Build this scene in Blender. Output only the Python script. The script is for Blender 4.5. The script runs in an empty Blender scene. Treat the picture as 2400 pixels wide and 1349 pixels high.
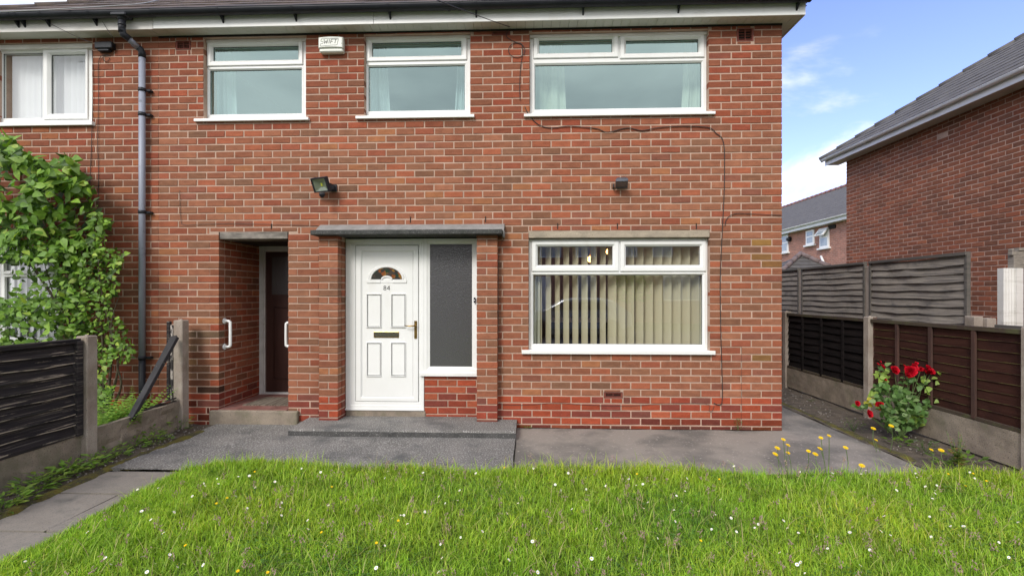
import bpy, math, random
import numpy as np
from mathutils import Vector, Matrix, noise as mnoise

random.seed(7)
rng = np.random.default_rng(7)
PI = math.pi
SC = bpy.context.scene
COL = SC.collection

# ------------------------------------------------------------------ camera
F, CX, HY, HC = 1110.0, 1200.0, 690.0, 1.54
TA = 0.037
AL = math.atan(TA)
D = 5.521
cam = bpy.data.cameras.new('camera')
cam.sensor_width = 36.0
cam.lens = F / 2400 * 36
cam.shift_y = (HY - 674.5) / 2400
cam.clip_start = 0.05
cam.clip_end = 3000
camo = bpy.data.objects.new('camera', cam)
COL.objects.link(camo)
camo.location = (0, -D, HC)
camo.rotation_euler = (PI / 2, 0, AL)
SC.camera = camo

# ------------------------------------------------------------------ world and sun
SUN_EL, SUN_AZ = math.radians(39), math.radians(205)   # azimuth from +y, clockwise seen from above
world = bpy.data.worlds.new('World')
SC.world = world
world.use_nodes = True
wn = world.node_tree.nodes
wl = world.node_tree.links
wn.clear()
wo = wn.new('ShaderNodeOutputWorld')
bg = wn.new('ShaderNodeBackground')
sky = wn.new('ShaderNodeTexSky')
sky.sky_type = 'NISHITA'
sky.sun_disc = False
sky.sun_elevation = SUN_EL
sky.sun_rotation = SUN_AZ
sky.air_density = 1.0
sky.dust_density = 0.6
sky.ozone_density = 2.5
tc = wn.new('ShaderNodeTexCoord')
sep = wn.new('ShaderNodeSeparateXYZ')
wl.new(tc.outputs['Generated'], sep.inputs[0])
mp = wn.new('ShaderNodeMapping')
mp.inputs['Scale'].default_value = (1.0, 1.0, 2.6)
mp.inputs['Location'].default_value = (7.77, 13.74, 0.93)
wl.new(tc.outputs['Generated'], mp.inputs[0])
nz = wn.new('ShaderNodeTexNoise')
nz.inputs['Scale'].default_value = 2.3
nz.inputs['Detail'].default_value = 9
nz.inputs['Roughness'].default_value = 0.56
nz.inputs['Distortion'].default_value = 0.3
wl.new(mp.outputs[0], nz.inputs['Vector'])
# haze towards the horizon pushes cloud cover up
hz = wn.new('ShaderNodeMapRange')
hz.inputs['From Min'].default_value = 0.0
hz.inputs['From Max'].default_value = 0.34
hz.inputs['To Min'].default_value = 0.19
hz.inputs['To Max'].default_value = 0.0
wl.new(sep.outputs['Z'], hz.inputs['Value'])
ad = wn.new('ShaderNodeMath'); ad.operation = 'ADD'
wl.new(nz.outputs['Fac'], ad.inputs[0]); wl.new(hz.outputs[0], ad.inputs[1])
# the cover thickens smoothly from broken cloud in the north to overcast in the south
sth = wn.new('ShaderNodeMapRange')
sth.inputs['From Min'].default_value = 0.15
sth.inputs['From Max'].default_value = -0.8
sth.inputs['To Min'].default_value = 0.0
sth.inputs['To Max'].default_value = 0.30
wl.new(sep.outputs['Y'], sth.inputs['Value'])
ad2 = wn.new('ShaderNodeMath'); ad2.operation = 'ADD'
wl.new(ad.outputs[0], ad2.inputs[0]); wl.new(sth.outputs[0], ad2.inputs[1])
cr = wn.new('ShaderNodeMapRange')
cr.interpolation_type = 'SMOOTHSTEP'
cr.inputs['From Min'].default_value = 0.50
cr.inputs['From Max'].default_value = 0.66
wl.new(ad2.outputs[0], cr.inputs['Value'])
mixc = wn.new('ShaderNodeMix'); mixc.data_type = 'RGBA'
nz2 = wn.new('ShaderNodeTexNoise'); nz2.inputs['Scale'].default_value = 3.1; nz2.inputs['Detail'].default_value = 6
wl.new(mp.outputs[0], nz2.inputs['Vector'])
cl2 = wn.new('ShaderNodeMapRange'); cl2.inputs['From Min'].default_value = .35; cl2.inputs['From Max'].default_value = .62
wl.new(nz2.outputs['Fac'], cl2.inputs['Value'])
ccl = wn.new('ShaderNodeMix'); ccl.data_type = 'RGBA'
ccl.inputs[6].default_value = (5.4, 5.5, 5.7, 1); ccl.inputs[7].default_value = (8.6, 8.55, 8.5, 1)
wl.new(cl2.outputs[0], ccl.inputs[0]); wl.new(ccl.outputs[2], mixc.inputs[7])
skg = wn.new('ShaderNodeMix'); skg.data_type = 'RGBA'; skg.blend_type = 'MULTIPLY'
skg.inputs[0].default_value = 1.0
skg.inputs[7].default_value = (1.34, 1.19, 1.62, 1)
wl.new(sky.outputs[0], skg.inputs[6])
wl.new(cr.outputs[0], mixc.inputs[0])
wl.new(skg.outputs[2], mixc.inputs[6])
wl.new(mixc.outputs[2], bg.inputs['Color'])
bg.inputs['Strength'].default_value = 0.11
wl.new(bg.outputs[0], wo.inputs['Surface'])

sl = bpy.data.lights.new('sun', 'SUN')
sl.energy = 1.5
sl.angle = math.radians(18)
sl.color = (1.0, 0.945, 0.88)
so = bpy.data.objects.new('sun', sl)
COL.objects.link(so)
sd = Vector((math.sin(SUN_AZ) * math.cos(SUN_EL), math.cos(SUN_AZ) * math.cos(SUN_EL), math.sin(SUN_EL)))
so.rotation_euler = sd.to_track_quat('Z', 'Y').to_euler()
so.location = sd * 30

SC.view_settings.view_transform = 'Standard'
SC.view_settings.look = 'None'
SC.view_settings.exposure = 0.9
SC.view_settings.gamma = 1.0
SC.view_settings.use_curve_mapping = False

# ------------------------------------------------------------------ measuring helpers
_fw = Vector((-math.sin(AL), math.cos(AL), 0))
_rt = Vector((math.cos(AL), math.sin(AL), 0))
_up = Vector((0, 0, 1))
_cp = Vector((0, -D, HC))
def _ray(px, py): return _fw * F + _rt * (px - CX) + _up * (HY - py)
def at(px, py, Y=0.0):
    r = _ray(px, py); return _cp + r * ((Y + D) / r.y)
def atz(px, py, Z=0.0):
    r = _ray(px, py); return _cp + r * ((Z - HC) / r.z)
def X(px, Y=0.0): return at(px, HY, Y).x
def Zh(px, py, Y=0.0): return at(px, py, Y).z
def proj(p):
    v = Vector(p) - _cp
    d = v.dot(_fw)
    if d <= 0.05: return None
    return (CX + F * v.dot(_rt) / d, HY - F * v.z / d, d)

def lin(c):
    return tuple(((x / 255) / 12.92 if x / 255 <= 0.04045 else ((x / 255 + 0.055) / 1.055) ** 2.4) for x in c)

# ------------------------------------------------------------------ object helpers
WL = {}
def wloc(o): return WL.get(o.name, Vector((0, 0, 0)))
def tag(o, label=None, cat=None, group=None, kind=None):
    if label: o['label'] = label
    if cat: o['category'] = cat
    if group: o['group'] = group
    if kind: o['kind'] = kind
    return o
def thing(name, label, cat, loc, group=None):
    o = bpy.data.objects.new(name, None)
    o.empty_display_size = 0.1
    COL.objects.link(o)
    o.location = loc
    WL[o.name] = Vector(loc)
    return tag(o, label, cat, group)

class MB:
    def __init__(s): s.v = []; s.f = []; s.m = []; s.smooth = []
    def add(s, vs, fs, mi=0, sm=False):
        b = len(s.v); s.v.extend([tuple(v) for v in vs])
        for f in fs:
            s.f.append(tuple(b + i for i in f)); s.m.append(mi); s.smooth.append(sm)
        return s
    def box(s, x0, x1, y0, y1, z0, z1, mi=0, c=0.0):
        if x1 < x0: x0, x1 = x1, x0
        if y1 < y0: y0, y1 = y1, y0
        if z1 < z0: z0, z1 = z1, z0
        if c <= 0:
            vs = [(x, y, z) for x in (x0, x1) for y in (y0, y1) for z in (z0, z1)]
            s.add(vs, [(0, 1, 3, 2), (4, 6, 7, 5), (0, 4, 5, 1), (2, 3, 7, 6), (0, 2, 6, 4), (1, 5, 7, 3)], mi)
        else:
            V, Fc = chamfer((x1 - x0) / 2, (y1 - y0) / 2, (z1 - z0) / 2, c)
            V = V + np.array([(x0 + x1) / 2, (y0 + y1) / 2, (z0 + z1) / 2])
            s.add(V.tolist(), Fc, mi)
        return s
    def obox(s, a, b, w, t, up=(0, 0, 1), mi=0, c=0.0):
        """bar from a to b, w across (in the plane of up), t along the third direction"""
        a = Vector(a); b = Vector(b); d = b - a; L = d.length; d.normalize()
        u = Vector(up); u = (u - d * u.dot(d)).normalized(); w3 = d.cross(u)
        if c > 0: V, Fc = chamfer(L / 2, w / 2, t / 2, c)
        else:
            V = np.array([(x, y, z) for x in (-L / 2, L / 2) for y in (-w / 2, w / 2) for z in (-t / 2, t / 2)])
            Fc = [(0, 1, 3, 2), (4, 6, 7, 5), (0, 4, 5, 1), (2, 3, 7, 6), (0, 2, 6, 4), (1, 5, 7, 3)]
        m = (a + b) / 2
        s.add([m + d * p[0] + u * p[1] + w3 * p[2] for p in V.tolist()], Fc, mi)
        return s
    def tube(s, pts, r, n=8, mi=0, cap=True):
        pts = [Vector(p) for p in pts]
        rs = r if isinstance(r, (list, tuple)) else [r] * len(pts)
        vs = []; prev = None
        for i, p in enumerate(pts):
            d = (pts[min(i + 1, len(pts) - 1)] - pts[max(i - 1, 0)])
            if d.length < 1e-9: d = Vector((0, 0, 1))
            d.normalize()
            if prev is None:
                u = d.orthogonal().normalized()
            else:
                u = (prev - d * prev.dot(d))
                u = u.normalized() if u.length > 1e-6 else d.orthogonal().normalized()
            prev = u; w = d.cross(u)
            for k in range(n):
                a = 2 * PI * k / n
                vs.append(p + (u * math.cos(a) + w * math.sin(a)) * rs[i])
        fs = []
        for i in range(len(pts) - 1):
            for k in range(n):
                k2 = (k + 1) % n
                fs.append((i * n + k, i * n + k2, (i + 1) * n + k2, (i + 1) * n + k))
        s.add(vs, fs, mi, True)
        if cap:
            b = len(s.v) - len(vs)
            s.f.append(tuple(b + k for k in reversed(range(n)))); s.m.append(mi); s.smooth.append(False)
            e = b + (len(pts) - 1) * n
            s.f.append(tuple(e + k for k in range(n))); s.m.append(mi); s.smooth.append(False)
        return s
    def loops(s, rings, closed=True, mi=0, sm=False):
        n = len(rings[0]); vs = [p for r in rings for p in r]; fs = []
        for i in range(len(rings) - 1):
            for k in range(n if closed else n - 1):
                k2 = (k + 1) % n
                fs.append((i * n + k, i * n + k2, (i + 1) * n + k2, (i + 1) * n + k))
        return s.add(vs, fs, mi, sm)
    def frame(s, ro, ri, prof, mi=0):
        """mitred frame between rect ro and ri (x0,x1,z0,z1); prof = [(t, y)]"""
        rings = []
        for t, y in prof:
            r = [ro[i] * (1 - t) + ri[i] * t for i in range(4)]
            rings.append([(r[0], y, r[2]), (r[1], y, r[2]), (r[1], y, r[3]), (r[0], y, r[3])])
        rings.append(rings[0])
        return s.loops(rings, True, mi)
    def prism(s, poly, ax, a0, a1, mi=0):
        """poly in the two other axes, extruded along ax"""
        def mk(p, a):
            q = list(p); q.insert(ax, a); return tuple(q)
        n = len(poly)
        vs = [mk(p, a0) for p in poly] + [mk(p, a1) for p in poly]
        fs = [tuple(range(n)), tuple(reversed(range(n, 2 * n)))] + [(i, i + n, (i + 1) % n + n, (i + 1) % n) for i in range(n)]
        return s.add(vs, fs, mi)
    def mesh(s, name, off=Vector((0, 0, 0)), fix=True):
        me = bpy.data.meshes.new(name)
        me.from_pydata([(v[0] - off[0], v[1] - off[1], v[2] - off[2]) for v in s.v], [], s.f)
        me.polygons.foreach_set('material_index', s.m)
        me.polygons.foreach_set('use_smooth', s.smooth)
        if fix:
            import bmesh
            bm = bmesh.new(); bm.from_mesh(me)
            bmesh.ops.recalc_face_normals(bm, faces=bm.faces)
            bm.to_mesh(me); bm.free()
        me.update()
        return me
    def build(s, name, mats, parent=None, loc=None, fix=True):
        if not isinstance(mats, (list, tuple)): mats = [mats]
        off = wloc(parent) if parent else (Vector(loc) if loc else Vector((0, 0, 0)))
        me = s.mesh(name, off, fix)
        for m in mats: me.materials.append(m)
        o = bpy.data.objects.new(name, me)
        COL.objects.link(o)
        if parent: o.parent = parent
        else: o.location = off
        WL[o.name] = Vector(off)
        return o

_cf = None
def chamfer(hx, hy, hz, c):
    global _cf
    c = min(c, hx * .9, hy * .9, hz * .9)
    sg = [(a, b, d) for a in (-1, 1) for b in (-1, 1) for d in (-1, 1)]
    h = (hx, hy, hz)
    V = np.array([[s[i] * (h[i] if i == a else h[i] - c) for i in range(3)] for s in sg for a in range(3)])
    if _cf is None:
        idx = {s: i for i, s in enumerate(sg)}
        fs = []
        def vi(s, a): return idx[s] * 3 + a
        for a in range(3):
            b, d = [i for i in range(3) if i != a]
            for sa in (-1, 1):
                q = []
                for sb, sd_ in ((-1, -1), (1, -1), (1, 1), (-1, 1)):
                    s = [0, 0, 0]; s[a] = sa; s[b] = sb; s[d] = sd_
                    q.append(vi(tuple(s), a))
                fs.append(q)
        for e in range(3):
            a, b = [i for i in range(3) if i != e]
            for sa in (-1, 1):
                for sb in (-1, 1):
                    s0 = [0, 0, 0]; s0[a] = sa; s0[b] = sb; s0[e] = -1
                    s1 = list(s0); s1[e] = 1
                    fs.append([vi(tuple(s0), a), vi(tuple(s1), a), vi(tuple(s1), b), vi(tuple(s0), b)])
        for s in sg: fs.append([vi(s, 0), vi(s, 1), vi(s, 2)])
        hh = 1.0
        T = np.array([[s[i] * (1 if i == a else .8) for i in range(3)] for s in sg for a in range(3)])
        out = []
        for f in fs:
            p = T[f]; n = np.cross(p[1] - p[0], p[2] - p[0])
            out.append(tuple(f) if np.dot(n, p.mean(0)) > 0 else tuple(reversed(f)))
        _cf = out
    return V, _cf

def grid_plate(rect, holes, y0, y1, mb=None, mi=0):
    """solid plate in the xz plane with rectangular holes"""
    mb = mb or MB()
    xs = sorted(set([rect[0], rect[1]] + [min(max(h[i], rect[0]), rect[1]) for h in holes for i in (0, 1)]))
    zs = sorted(set([rect[2], rect[3]] + [min(max(h[i], rect[2]), rect[3]) for h in holes for i in (2, 3)]))
    def solid(i, j):
        if i < 0 or j < 0 or i >= len(xs) - 1 or j >= len(zs) - 1: return False
        x = (xs[i] + xs[i + 1]) / 2; z = (zs[j] + zs[j + 1]) / 2
        return not any(h[0] < x < h[1] and h[2] < z < h[3] for h in holes)
    for i in range(len(xs) - 1):
        for j in range(len(zs) - 1):
            if not solid(i, j): continue
            a, b, c, d = xs[i], xs[i + 1], zs[j], zs[j + 1]
            mb.add([(a, y0, c), (b, y0, c), (b, y0, d), (a, y0, d)], [(0, 1, 2, 3)], mi)
            mb.add([(a, y1, c), (b, y1, c), (b, y1, d), (a, y1, d)], [(3, 2, 1, 0)], mi)
            if not solid(i - 1, j): mb.add([(a, y0, c), (a, y0, d), (a, y1, d), (a, y1, c)], [(0, 1, 2, 3)], mi)
            if not solid(i + 1, j): mb.add([(b, y0, c), (b, y1, c), (b, y1, d), (b, y0, d)], [(0, 1, 2, 3)], mi)
            if not solid(i, j - 1): mb.add([(a, y0, c), (a, y1, c), (b, y1, c), (b, y0, c)], [(0, 1, 2, 3)], mi)
            if not solid(i, j + 1): mb.add([(a, y0, d), (b, y0, d), (b, y1, d), (a, y1, d)], [(0, 1, 2, 3)], mi)
    return mb

# ------------------------------------------------------------------ materials
def new_mat(name):
    m = bpy.data.materials.new(name); m.use_nodes = True
    nt = m.node_tree; nt.nodes.clear()
    out = nt.nodes.new('ShaderNodeOutputMaterial')
    b = nt.nodes.new('ShaderNodeBsdfPrincipled')
    nt.links.new(b.outputs[0], out.inputs[0])
    return m, nt, b, out
def N(nt, t, **k):
    n = nt.nodes.new(t)
    for a, v in k.items(): setattr(n, a, v)
    return n
def noise_fac(nt, scale, detail=4, rough=.55, stretch=None, vec=None, lo=.35, hi=.65):
    if vec is None:
        g = N(nt, 'ShaderNodeNewGeometry'); vec = g.outputs['Position']
    if stretch:
        mpn = N(nt, 'ShaderNodeMapping'); mpn.inputs['Scale'].default_value = stretch
        nt.links.new(vec, mpn.inputs[0]); vec = mpn.outputs[0]
    n = N(nt, 'ShaderNodeTexNoise')
    n.inputs['Scale'].default_value = scale; n.inputs['Detail'].default_value = detail
    n.inputs['Roughness'].default_value = rough
    nt.links.new(vec, n.inputs['Vector'])
    r = N(nt, 'ShaderNodeMapRange')
    r.inputs['From Min'].default_value = lo; r.inputs['From Max'].default_value = hi
    nt.links.new(n.outputs['Fac'], r.inputs['Value'])
    return r.outputs[0], n
def mix(nt, fac, a, b, mode='MIX'):
    m = N(nt, 'ShaderNodeMix', data_type='RGBA', blend_type=mode)
    for i, x in ((0, fac), (6, a), (7, b)):
        if isinstance(x, bpy.types.NodeSocket): nt.links.new(x, m.inputs[i])
        elif i == 0: m.inputs[0].default_value = x
        else: m.inputs[i].default_value = (x[0], x[1], x[2], 1)
    return m.outputs[2]
def bump(nt, b, h, dist=.002, strength=1.0):
    bp = N(nt, 'ShaderNodeBump'); bp.inputs['Distance'].default_value = dist
    bp.inputs['Strength'].default_value = strength
    nt.links.new(h, bp.inputs['Height']); nt.links.new(bp.outputs[0], b.inputs['Normal'])
    return bp
def surf(name, col, rough=.6, col2=None, scale=3, lo=.35, hi=.65, stretch=None, spk=None, spks=120, spklo=.55, spkhi=.7,
         stain=None, spkst=None, stains=1.2, stlo=.5, sthi=.7, ststretch=None, bmp=0, bscale=60, metal=0, spec=.5, detail=5):
    m, nt, b, out = new_mat(name)
    c = col
    if col2:
        f, _ = noise_fac(nt, scale, detail, .6, stretch, None, lo, hi); c = mix(nt, f, col, col2)
    if spk:
        f, _ = noise_fac(nt, spks, 3 if spkst else 2, .5, spkst, None, spklo, spkhi); c = mix(nt, f, c, spk)
    if stain:
        f, _ = noise_fac(nt, stains, 6, .65, ststretch, None, stlo, sthi); c = mix(nt, f, c, stain)
    if isinstance(c, bpy.types.NodeSocket): nt.links.new(c, b.inputs['Base Color'])
    else: b.inputs['Base Color'].default_value = (*c, 1)
    b.inputs['Roughness'].default_value = rough
    b.inputs['Metallic'].default_value = metal
    b.inputs['Specular IOR Level'].default_value = spec
    if bmp:
        f, n = noise_fac(nt, bscale, 5, .6, stretch, None, 0, 1); bump(nt, b, n.outputs['Fac'], bmp)
    return m

def brick_mat(name, per_object, light=1.0):
    m, nt, b, out = new_mat(name)
    if per_object:
        oi = N(nt, 'ShaderNodeObjectInfo'); c = oi.outputs['Color']
    else:
        a = N(nt, 'ShaderNodeAttribute'); a.attribute_name = 'tone'; c = a.outputs['Color']
    f, _ = noise_fac(nt, 9, 5, .6, (1, 1, 2.2), None, .3, .7)
    c = mix(nt, f, mix(nt, 1, c, (.82, .80, .80), 'MULTIPLY'), mix(nt, 1, c, (1.16, 1.16, 1.14), 'MULTIPLY'))
    f, _ = noise_fac(nt, 55, 4, .7, (1, 1, 2), None, .56, .74)
    c = mix(nt, f, c, mix(nt, 1, c, (.5, .5, .52), 'MULTIPLY'))
    f, _ = noise_fac(nt, 130, 3, .6, None, None, .66, .80)
    c = mix(nt, f, c, (.48, .36, .28))
    # pale mortar smears on faces
    f, _ = noise_fac(nt, 14, 6, .75, None, None, .66, .82)
    mm = N(nt, 'ShaderNodeMath', operation='MULTIPLY'); nt.links.new(f, mm.inputs[0]); mm.inputs[1].default_value = .45
    c = mix(nt, mm.outputs[0], c, (.42, .30, .24))
    nt.links.new(c, b.inputs['Base Color'])
    b.inputs['Roughness'].default_value = .9
    b.inputs['Specular IOR Level'].default_value = .25
    f, n = noise_fac(nt, 75, 6, .7, (1, 1, 2.4), None, 0, 1)
    bump(nt, b, n.outputs['Fac'], .004, .8)
    return m
M = {}
M['brick_obj'] = brick_mat('brick_face_single', True)
M['brick'] = brick_mat('brick_face', False)
M['mortar'] = surf('mortar', (.50, .345, .265), .95, (.38, .265, .205), 5, spk=(.24, .18, .14), spks=160, spklo=.6, spkhi=.75,
                   stain=(.30, .24, .19), stains=1.6, stlo=.55, sthi=.75, bmp=.002, bscale=140)
M['upvc'] = surf('white_upvc', (.80, .81, .80), .32, (.76, .77, .755), 2.2, stain=(.70, .695, .66), stains=3, stlo=.58, sthi=.8, ststretch=(1, 1, .4))
M['upvc_dirty'] = surf('weathered_white_upvc', (.74, .73, .70), .42, (.62, .60, .56), 3, stain=(.45, .43, .38), stains=5, stlo=.55, sthi=.8, ststretch=(.3, 1, 2))
M['soffit'] = surf('soffit_upvc', (.60, .60, .55), .5, (.52, .52, .46), 2, stain=(.34, .36, .28), stains=3, stlo=.55, sthi=.8)
M['gasket'] = surf('black_gasket', (.02, .02, .022), .6)
M['black_pl'] = surf('black_gutter_plastic', (.014, .016, .022), .45, (.022, .024, .030), 6, spec=.3, bmp=.0004, bscale=30)
M['grey_pl'] = surf('grey_downpipe_plastic', (.29, .32, .39), .5, (.23, .25, .31), 3, stretch=(3, 3, .5), stain=(.09, .10, .12), stains=9, stlo=.58, sthi=.75)
M['roof'] = surf('roof_tile_concrete', (.075, .058, .050), .9, (.12, .088, .072), 5, spk=(.20, .19, .15), spks=60, spklo=.62, spkhi=.8,
                 stain=(.05, .045, .045), stains=2, bmp=.003, bscale=90)
M['roof_grey'] = surf('roof_tile_grey', (.085, .080, .076), .9, (.125, .118, .110), 5, spk=(.2, .2, .19), spks=70, spklo=.62, spkhi=.8, bmp=.003, bscale=90)
M['conc'] = surf('weathered_concrete', (.30, .25, .195), .95, (.20, .165, .13), 5, spk=(.10, .085, .07), spks=90, spklo=.58, spkhi=.72,
                 stain=(.15, .14, .09), stains=3.5, stlo=.52, sthi=.72, bmp=.003, bscale=110)
M['conc_post'] = surf('concrete_post_face', (.38, .33, .28), .95, (.27, .22, .18), 5, spk=(.15, .13, .12), spks=150, spklo=.58, spkhi=.7,
                      stain=(.17, .15, .10), stains=4, stlo=.55, sthi=.75, ststretch=(1, 1, .5), bmp=.0025, bscale=160)
M['conc_dark'] = surf('dark_canopy_concrete', (.035, .037, .037), .95, (.065, .065, .062), 9, spk=(.26, .26, .25), spks=130, spklo=.6, spkhi=.72,
                      stain=(.05, .055, .045), stains=5, bmp=.004, bscale=140)
M['conc_fillet'] = surf('canopy_fillet_mortar', (.26, .25, .24), .95, (.19, .185, .175), 9, spk=(.12, .12, .12), spks=130, spklo=.58, spkhi=.72, bmp=.003, bscale=140)
M['stone'] = surf('stone_lintel', (.42, .355, .27), .9, (.32, .27, .21), 7, spk=(.18, .15, .12), spks=90, spklo=.6, spkhi=.72,
                  stain=(.22, .19, .15), stains=4, stretch=(.5, 1, 2), bmp=.002, bscale=120)
M['tarmac'] = surf('rough_concrete_apron', (.120, .115, .105), .95, (.185, .175, .16), 1.8, spk=(.36, .35, .335), spks=70, spklo=.53, spkhi=.64,
                   stain=(.07, .072, .072), stains=2.2, stlo=.5, sthi=.72, bmp=.005, bscale=110)
M['slab_r'] = surf('worn_concrete_slab', (.135, .125, .110), .95, (.25, .222, .19), 1.3, lo=.42, hi=.58, spk=(.40, .35, .32), spks=48, spklo=.64, spkhi=.74,
                   stain=(.25, .215, .19), stains=2.3, stlo=.58, sthi=.78, bmp=.003, bscale=80)
M['slab_l'] = surf('paving_slab', (.20, .18, .152), .95, (.29, .262, .225), 3, spk=(.13, .12, .12), spks=150, spklo=.55, spkhi=.72,
                   stain=(.12, .115, .10), stains=3, stlo=.52, sthi=.72, bmp=.002, bscale=120)
M['soil'] = surf('damp_soil', (.060, .047, .034), 1.0, (.12, .095, .07), 9, spk=(.25, .22, .19), spks=60, spklo=.64, spkhi=.74,
                 stain=(.055, .062, .02), stains=4, stlo=.58, sthi=.75, bmp=.012, bscale=35)
M['ground'] = surf('rough_grass_ground', (.06, .09, .025), 1.0, (.09, .12, .03), 2, bmp=.01, bscale=20)
M['thatch'] = surf('lawn_thatch', (.09, .13, .03), 1.0, (.13, .15, .045), 14, spk=(.12, .10, .05), spks=90, bmp=.01, bscale=50)
M['road'] = surf('asphalt', (.05, .05, .052), .95, (.065, .065, .065), 2, spk=(.12, .12, .12), spks=90)
M['moss'] = surf('moss', (.05, .04, .022), 1.0, (.11, .088, .012), 9, lo=.42, hi=.58, spk=(.13, .16, .02), spks=110, bmp=.006, bscale=160)
M['wood_black'] = surf('black_weathered_fence_wood', (.018, .017, .020), .8, (.040, .034, .034), 5, stretch=(1, .35, 6), spec=.1, spk=(.10, .088, .080), spks=12, spkst=(1, .12, 8), spklo=.55, spkhi=.7,
                       stain=(.34, .285, .23), stains=10, stlo=.60, sthi=.66, ststretch=(1, .22, 6), bmp=.003, bscale=30)
M['wood_blackr'] = surf('black_stained_fence_wood', (.008, .007, .007), 0.95, (.018, .014, .014), 5, spec=.08, stretch=(1, .35, 5), bmp=.003, bscale=30)
M['wood_brown'] = surf('brown_stained_fence_wood', (.036, .014, .010), .8, (.055, .023, .017), 5, spec=.12, stretch=(1, .35, 6),
                       stain=(.028, .012, .010), stains=3, bmp=.003, bscale=30)
M['wood_edge'] = surf('mossy_board_edge', (.15, .13, .04), .95, (.05, .025, .018), 7, stretch=(1, .6, 1), lo=.45, hi=.6)
M['bare_edge'] = surf('worn_slat_edge', (.34, .29, .23), .9, (.03, .028, .027), 6, stretch=(1, .5, 1), lo=.46, hi=.58)
M['rail_brown'] = surf('green_tinged_rail', (.075, .058, .035), .85, (.045, .028, .020), 6, stretch=(1, .3, 3), stain=(.08, .085, .03), stains=6)
M['wood_grey'] = surf('silvered_fence_wood', (.32, .285, .24), .95, (.20, .175, .148), 5, stretch=(1, .3, 8), spk=(.10, .094, .088), spks=14, spkst=(1, .12, 7),
                      spklo=.52, spkhi=.66, stain=(.075, .070, .068), stains=3.2, stlo=.55, sthi=.75, ststretch=(1, .7, 1.5), bmp=.004, bscale=30)
M['grey_edge'] = surf('slat_shadow_edge', (.05, .045, .04), .95)  # dark strip painting the shadow line below each grey slat
M['wood_grey_d'] = surf('dark_grey_rail', (.13, .115, .10), .9, (.085, .08, .07), 6, stretch=(1, .3, 5), bmp=.003, bscale=30)
M['bare_wood'] = surf('flaked_painted_wood', (.42, .38, .34), .9, (.03, .027, .027), 16, stretch=(1, 1, .5), lo=.5, hi=.56, bmp=.003, bscale=60)
M['rust_side'] = surf('rusty_post_side', (.15, .075, .05), .95, (.055, .025, .02), 14, stretch=(1, 1, .4), lo=.42, hi=.6, stain=(.25, .2, .16), stains=9, bmp=.003, bscale=80)
M['brass'] = surf('brass', (.50, .33, .10), .28, (.20, .12, .04), 30, metal=.9)
M['chrome'] = surf('polished_letterplate', (.55, .53, .40), .15, metal=1.0)
M['cable'] = surf('black_cable', (.02, .018, .018), .6)
M['cable_thin'] = surf('dark_thin_wire', (.06, .045, .04), .6)
M['cable_grey'] = surf('grey_cable', (.33, .34, .34), .6)
M['red_tile'] = surf('red_quarry_tile', (.20, .075, .06), .55, (.27, .14, .12), 5, stain=(.12, .06, .05), stains=6)
M['mat'] = surf('doormat_fibre', (.10, .078, .058), 1.0, (.19, .16, .125), 3.2, stretch=(14, 1, 1), lo=.45, hi=.55, bmp=.004, bscale=200)
M['brown_door'] = surf('dark_brown_door_paint', (.036, .014, .011), .4, (.052, .022, .017), 4, stretch=(4, 1, .4))
M['white_paint'] = surf('old_white_paint', (.58, .58, .57), .5, (.48, .48, .47), 8, stain=(.30, .27, .2), stains=9, stlo=.6, sthi=.75)
M['alarm'] = surf('alarm_box_plastic', (.74, .77, .72), .45, (.66, .69, .62), 12)
M['ink'] = surf('black_print', (.015, .016, .016), .5)
M['vent_red'] = surf('terracotta_vent', (.20, .050, .032), .8, (.14, .04, .03), 20)
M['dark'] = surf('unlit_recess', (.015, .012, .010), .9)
M['room'] = surf('room_plaster', (.66, .74, .74), .9, (.6, .68, .69), 1)
M['room_l'] = surf('lounge_wallpaper', (.50, .42, .36), .9)
M['room_floor'] = surf('room_carpet', (.12, .08, .06), 1)
M['leadbrown'] = surf('dark_room_furniture', (.03, .02, .016), .5)

def leafy(name, c1, c2, trans=.35, attr=False, rough=.5):
    m, nt, b, out = new_mat(name)
    if attr:
        a = N(nt, 'ShaderNodeAttribute'); a.attribute_name = 'tone'; c = a.outputs['Color']
    else:
        oi = N(nt, 'ShaderNodeObjectInfo'); c = oi.outputs['Color']
    f, _ = noise_fac(nt, 45, 3, .5, None, None, .35, .65)
    c = mix(nt, f, mix(nt, 1, c, c1, 'MULTIPLY'), mix(nt, 1, c, c2, 'MULTIPLY'))
    nt.links.new(c, b.inputs['Base Color'])
    b.inputs['Roughness'].default_value = rough
    b.inputs['Specular IOR Level'].default_value = .4
    t = N(nt, 'ShaderNodeBsdfTranslucent')
    c2_ = mix(nt, 1, c, (1.25, 1.3, .6), 'MULTIPLY')
    nt.links.new(c2_, t.inputs['Color'])
    ms = N(nt, 'ShaderNodeMixShader'); ms.inputs[0].default_value = trans
    nt.links.new(b.outputs[0], ms.inputs[1]); nt.links.new(t.outputs[0], ms.inputs[2])
    nt.links.new(ms.outputs[0], out.inputs[0])
    return m
M['leaf_obj'] = leafy('leaf_single', (.85, .85, .85), (1.15, 1.15, 1.1))
M['leaf'] = leafy('leaf_mass', (.85, .85, .85), (1.15, 1.15, 1.1), attr=True)
M['grass'] = leafy('grass_blade', (.9, .9, .9), (1.1, 1.1, 1.1), .35, True, .55)
M['stem'] = surf('woody_stem', (.10, .075, .045), .85, (.06, .05, .03), 20, bmp=.002, bscale=80)
M['green_stem'] = surf('green_stem', (.08, .13, .035), .7)
M['rose'] = surf('crimson_petal', (.58, .004, .018), .6, (.36, .002, .012), 60, spec=.2)
M['yellow'] = surf('yellow_petal', (.85, .62, .01), .6, (.80, .50, .01), 60, spec=.2)
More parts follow.
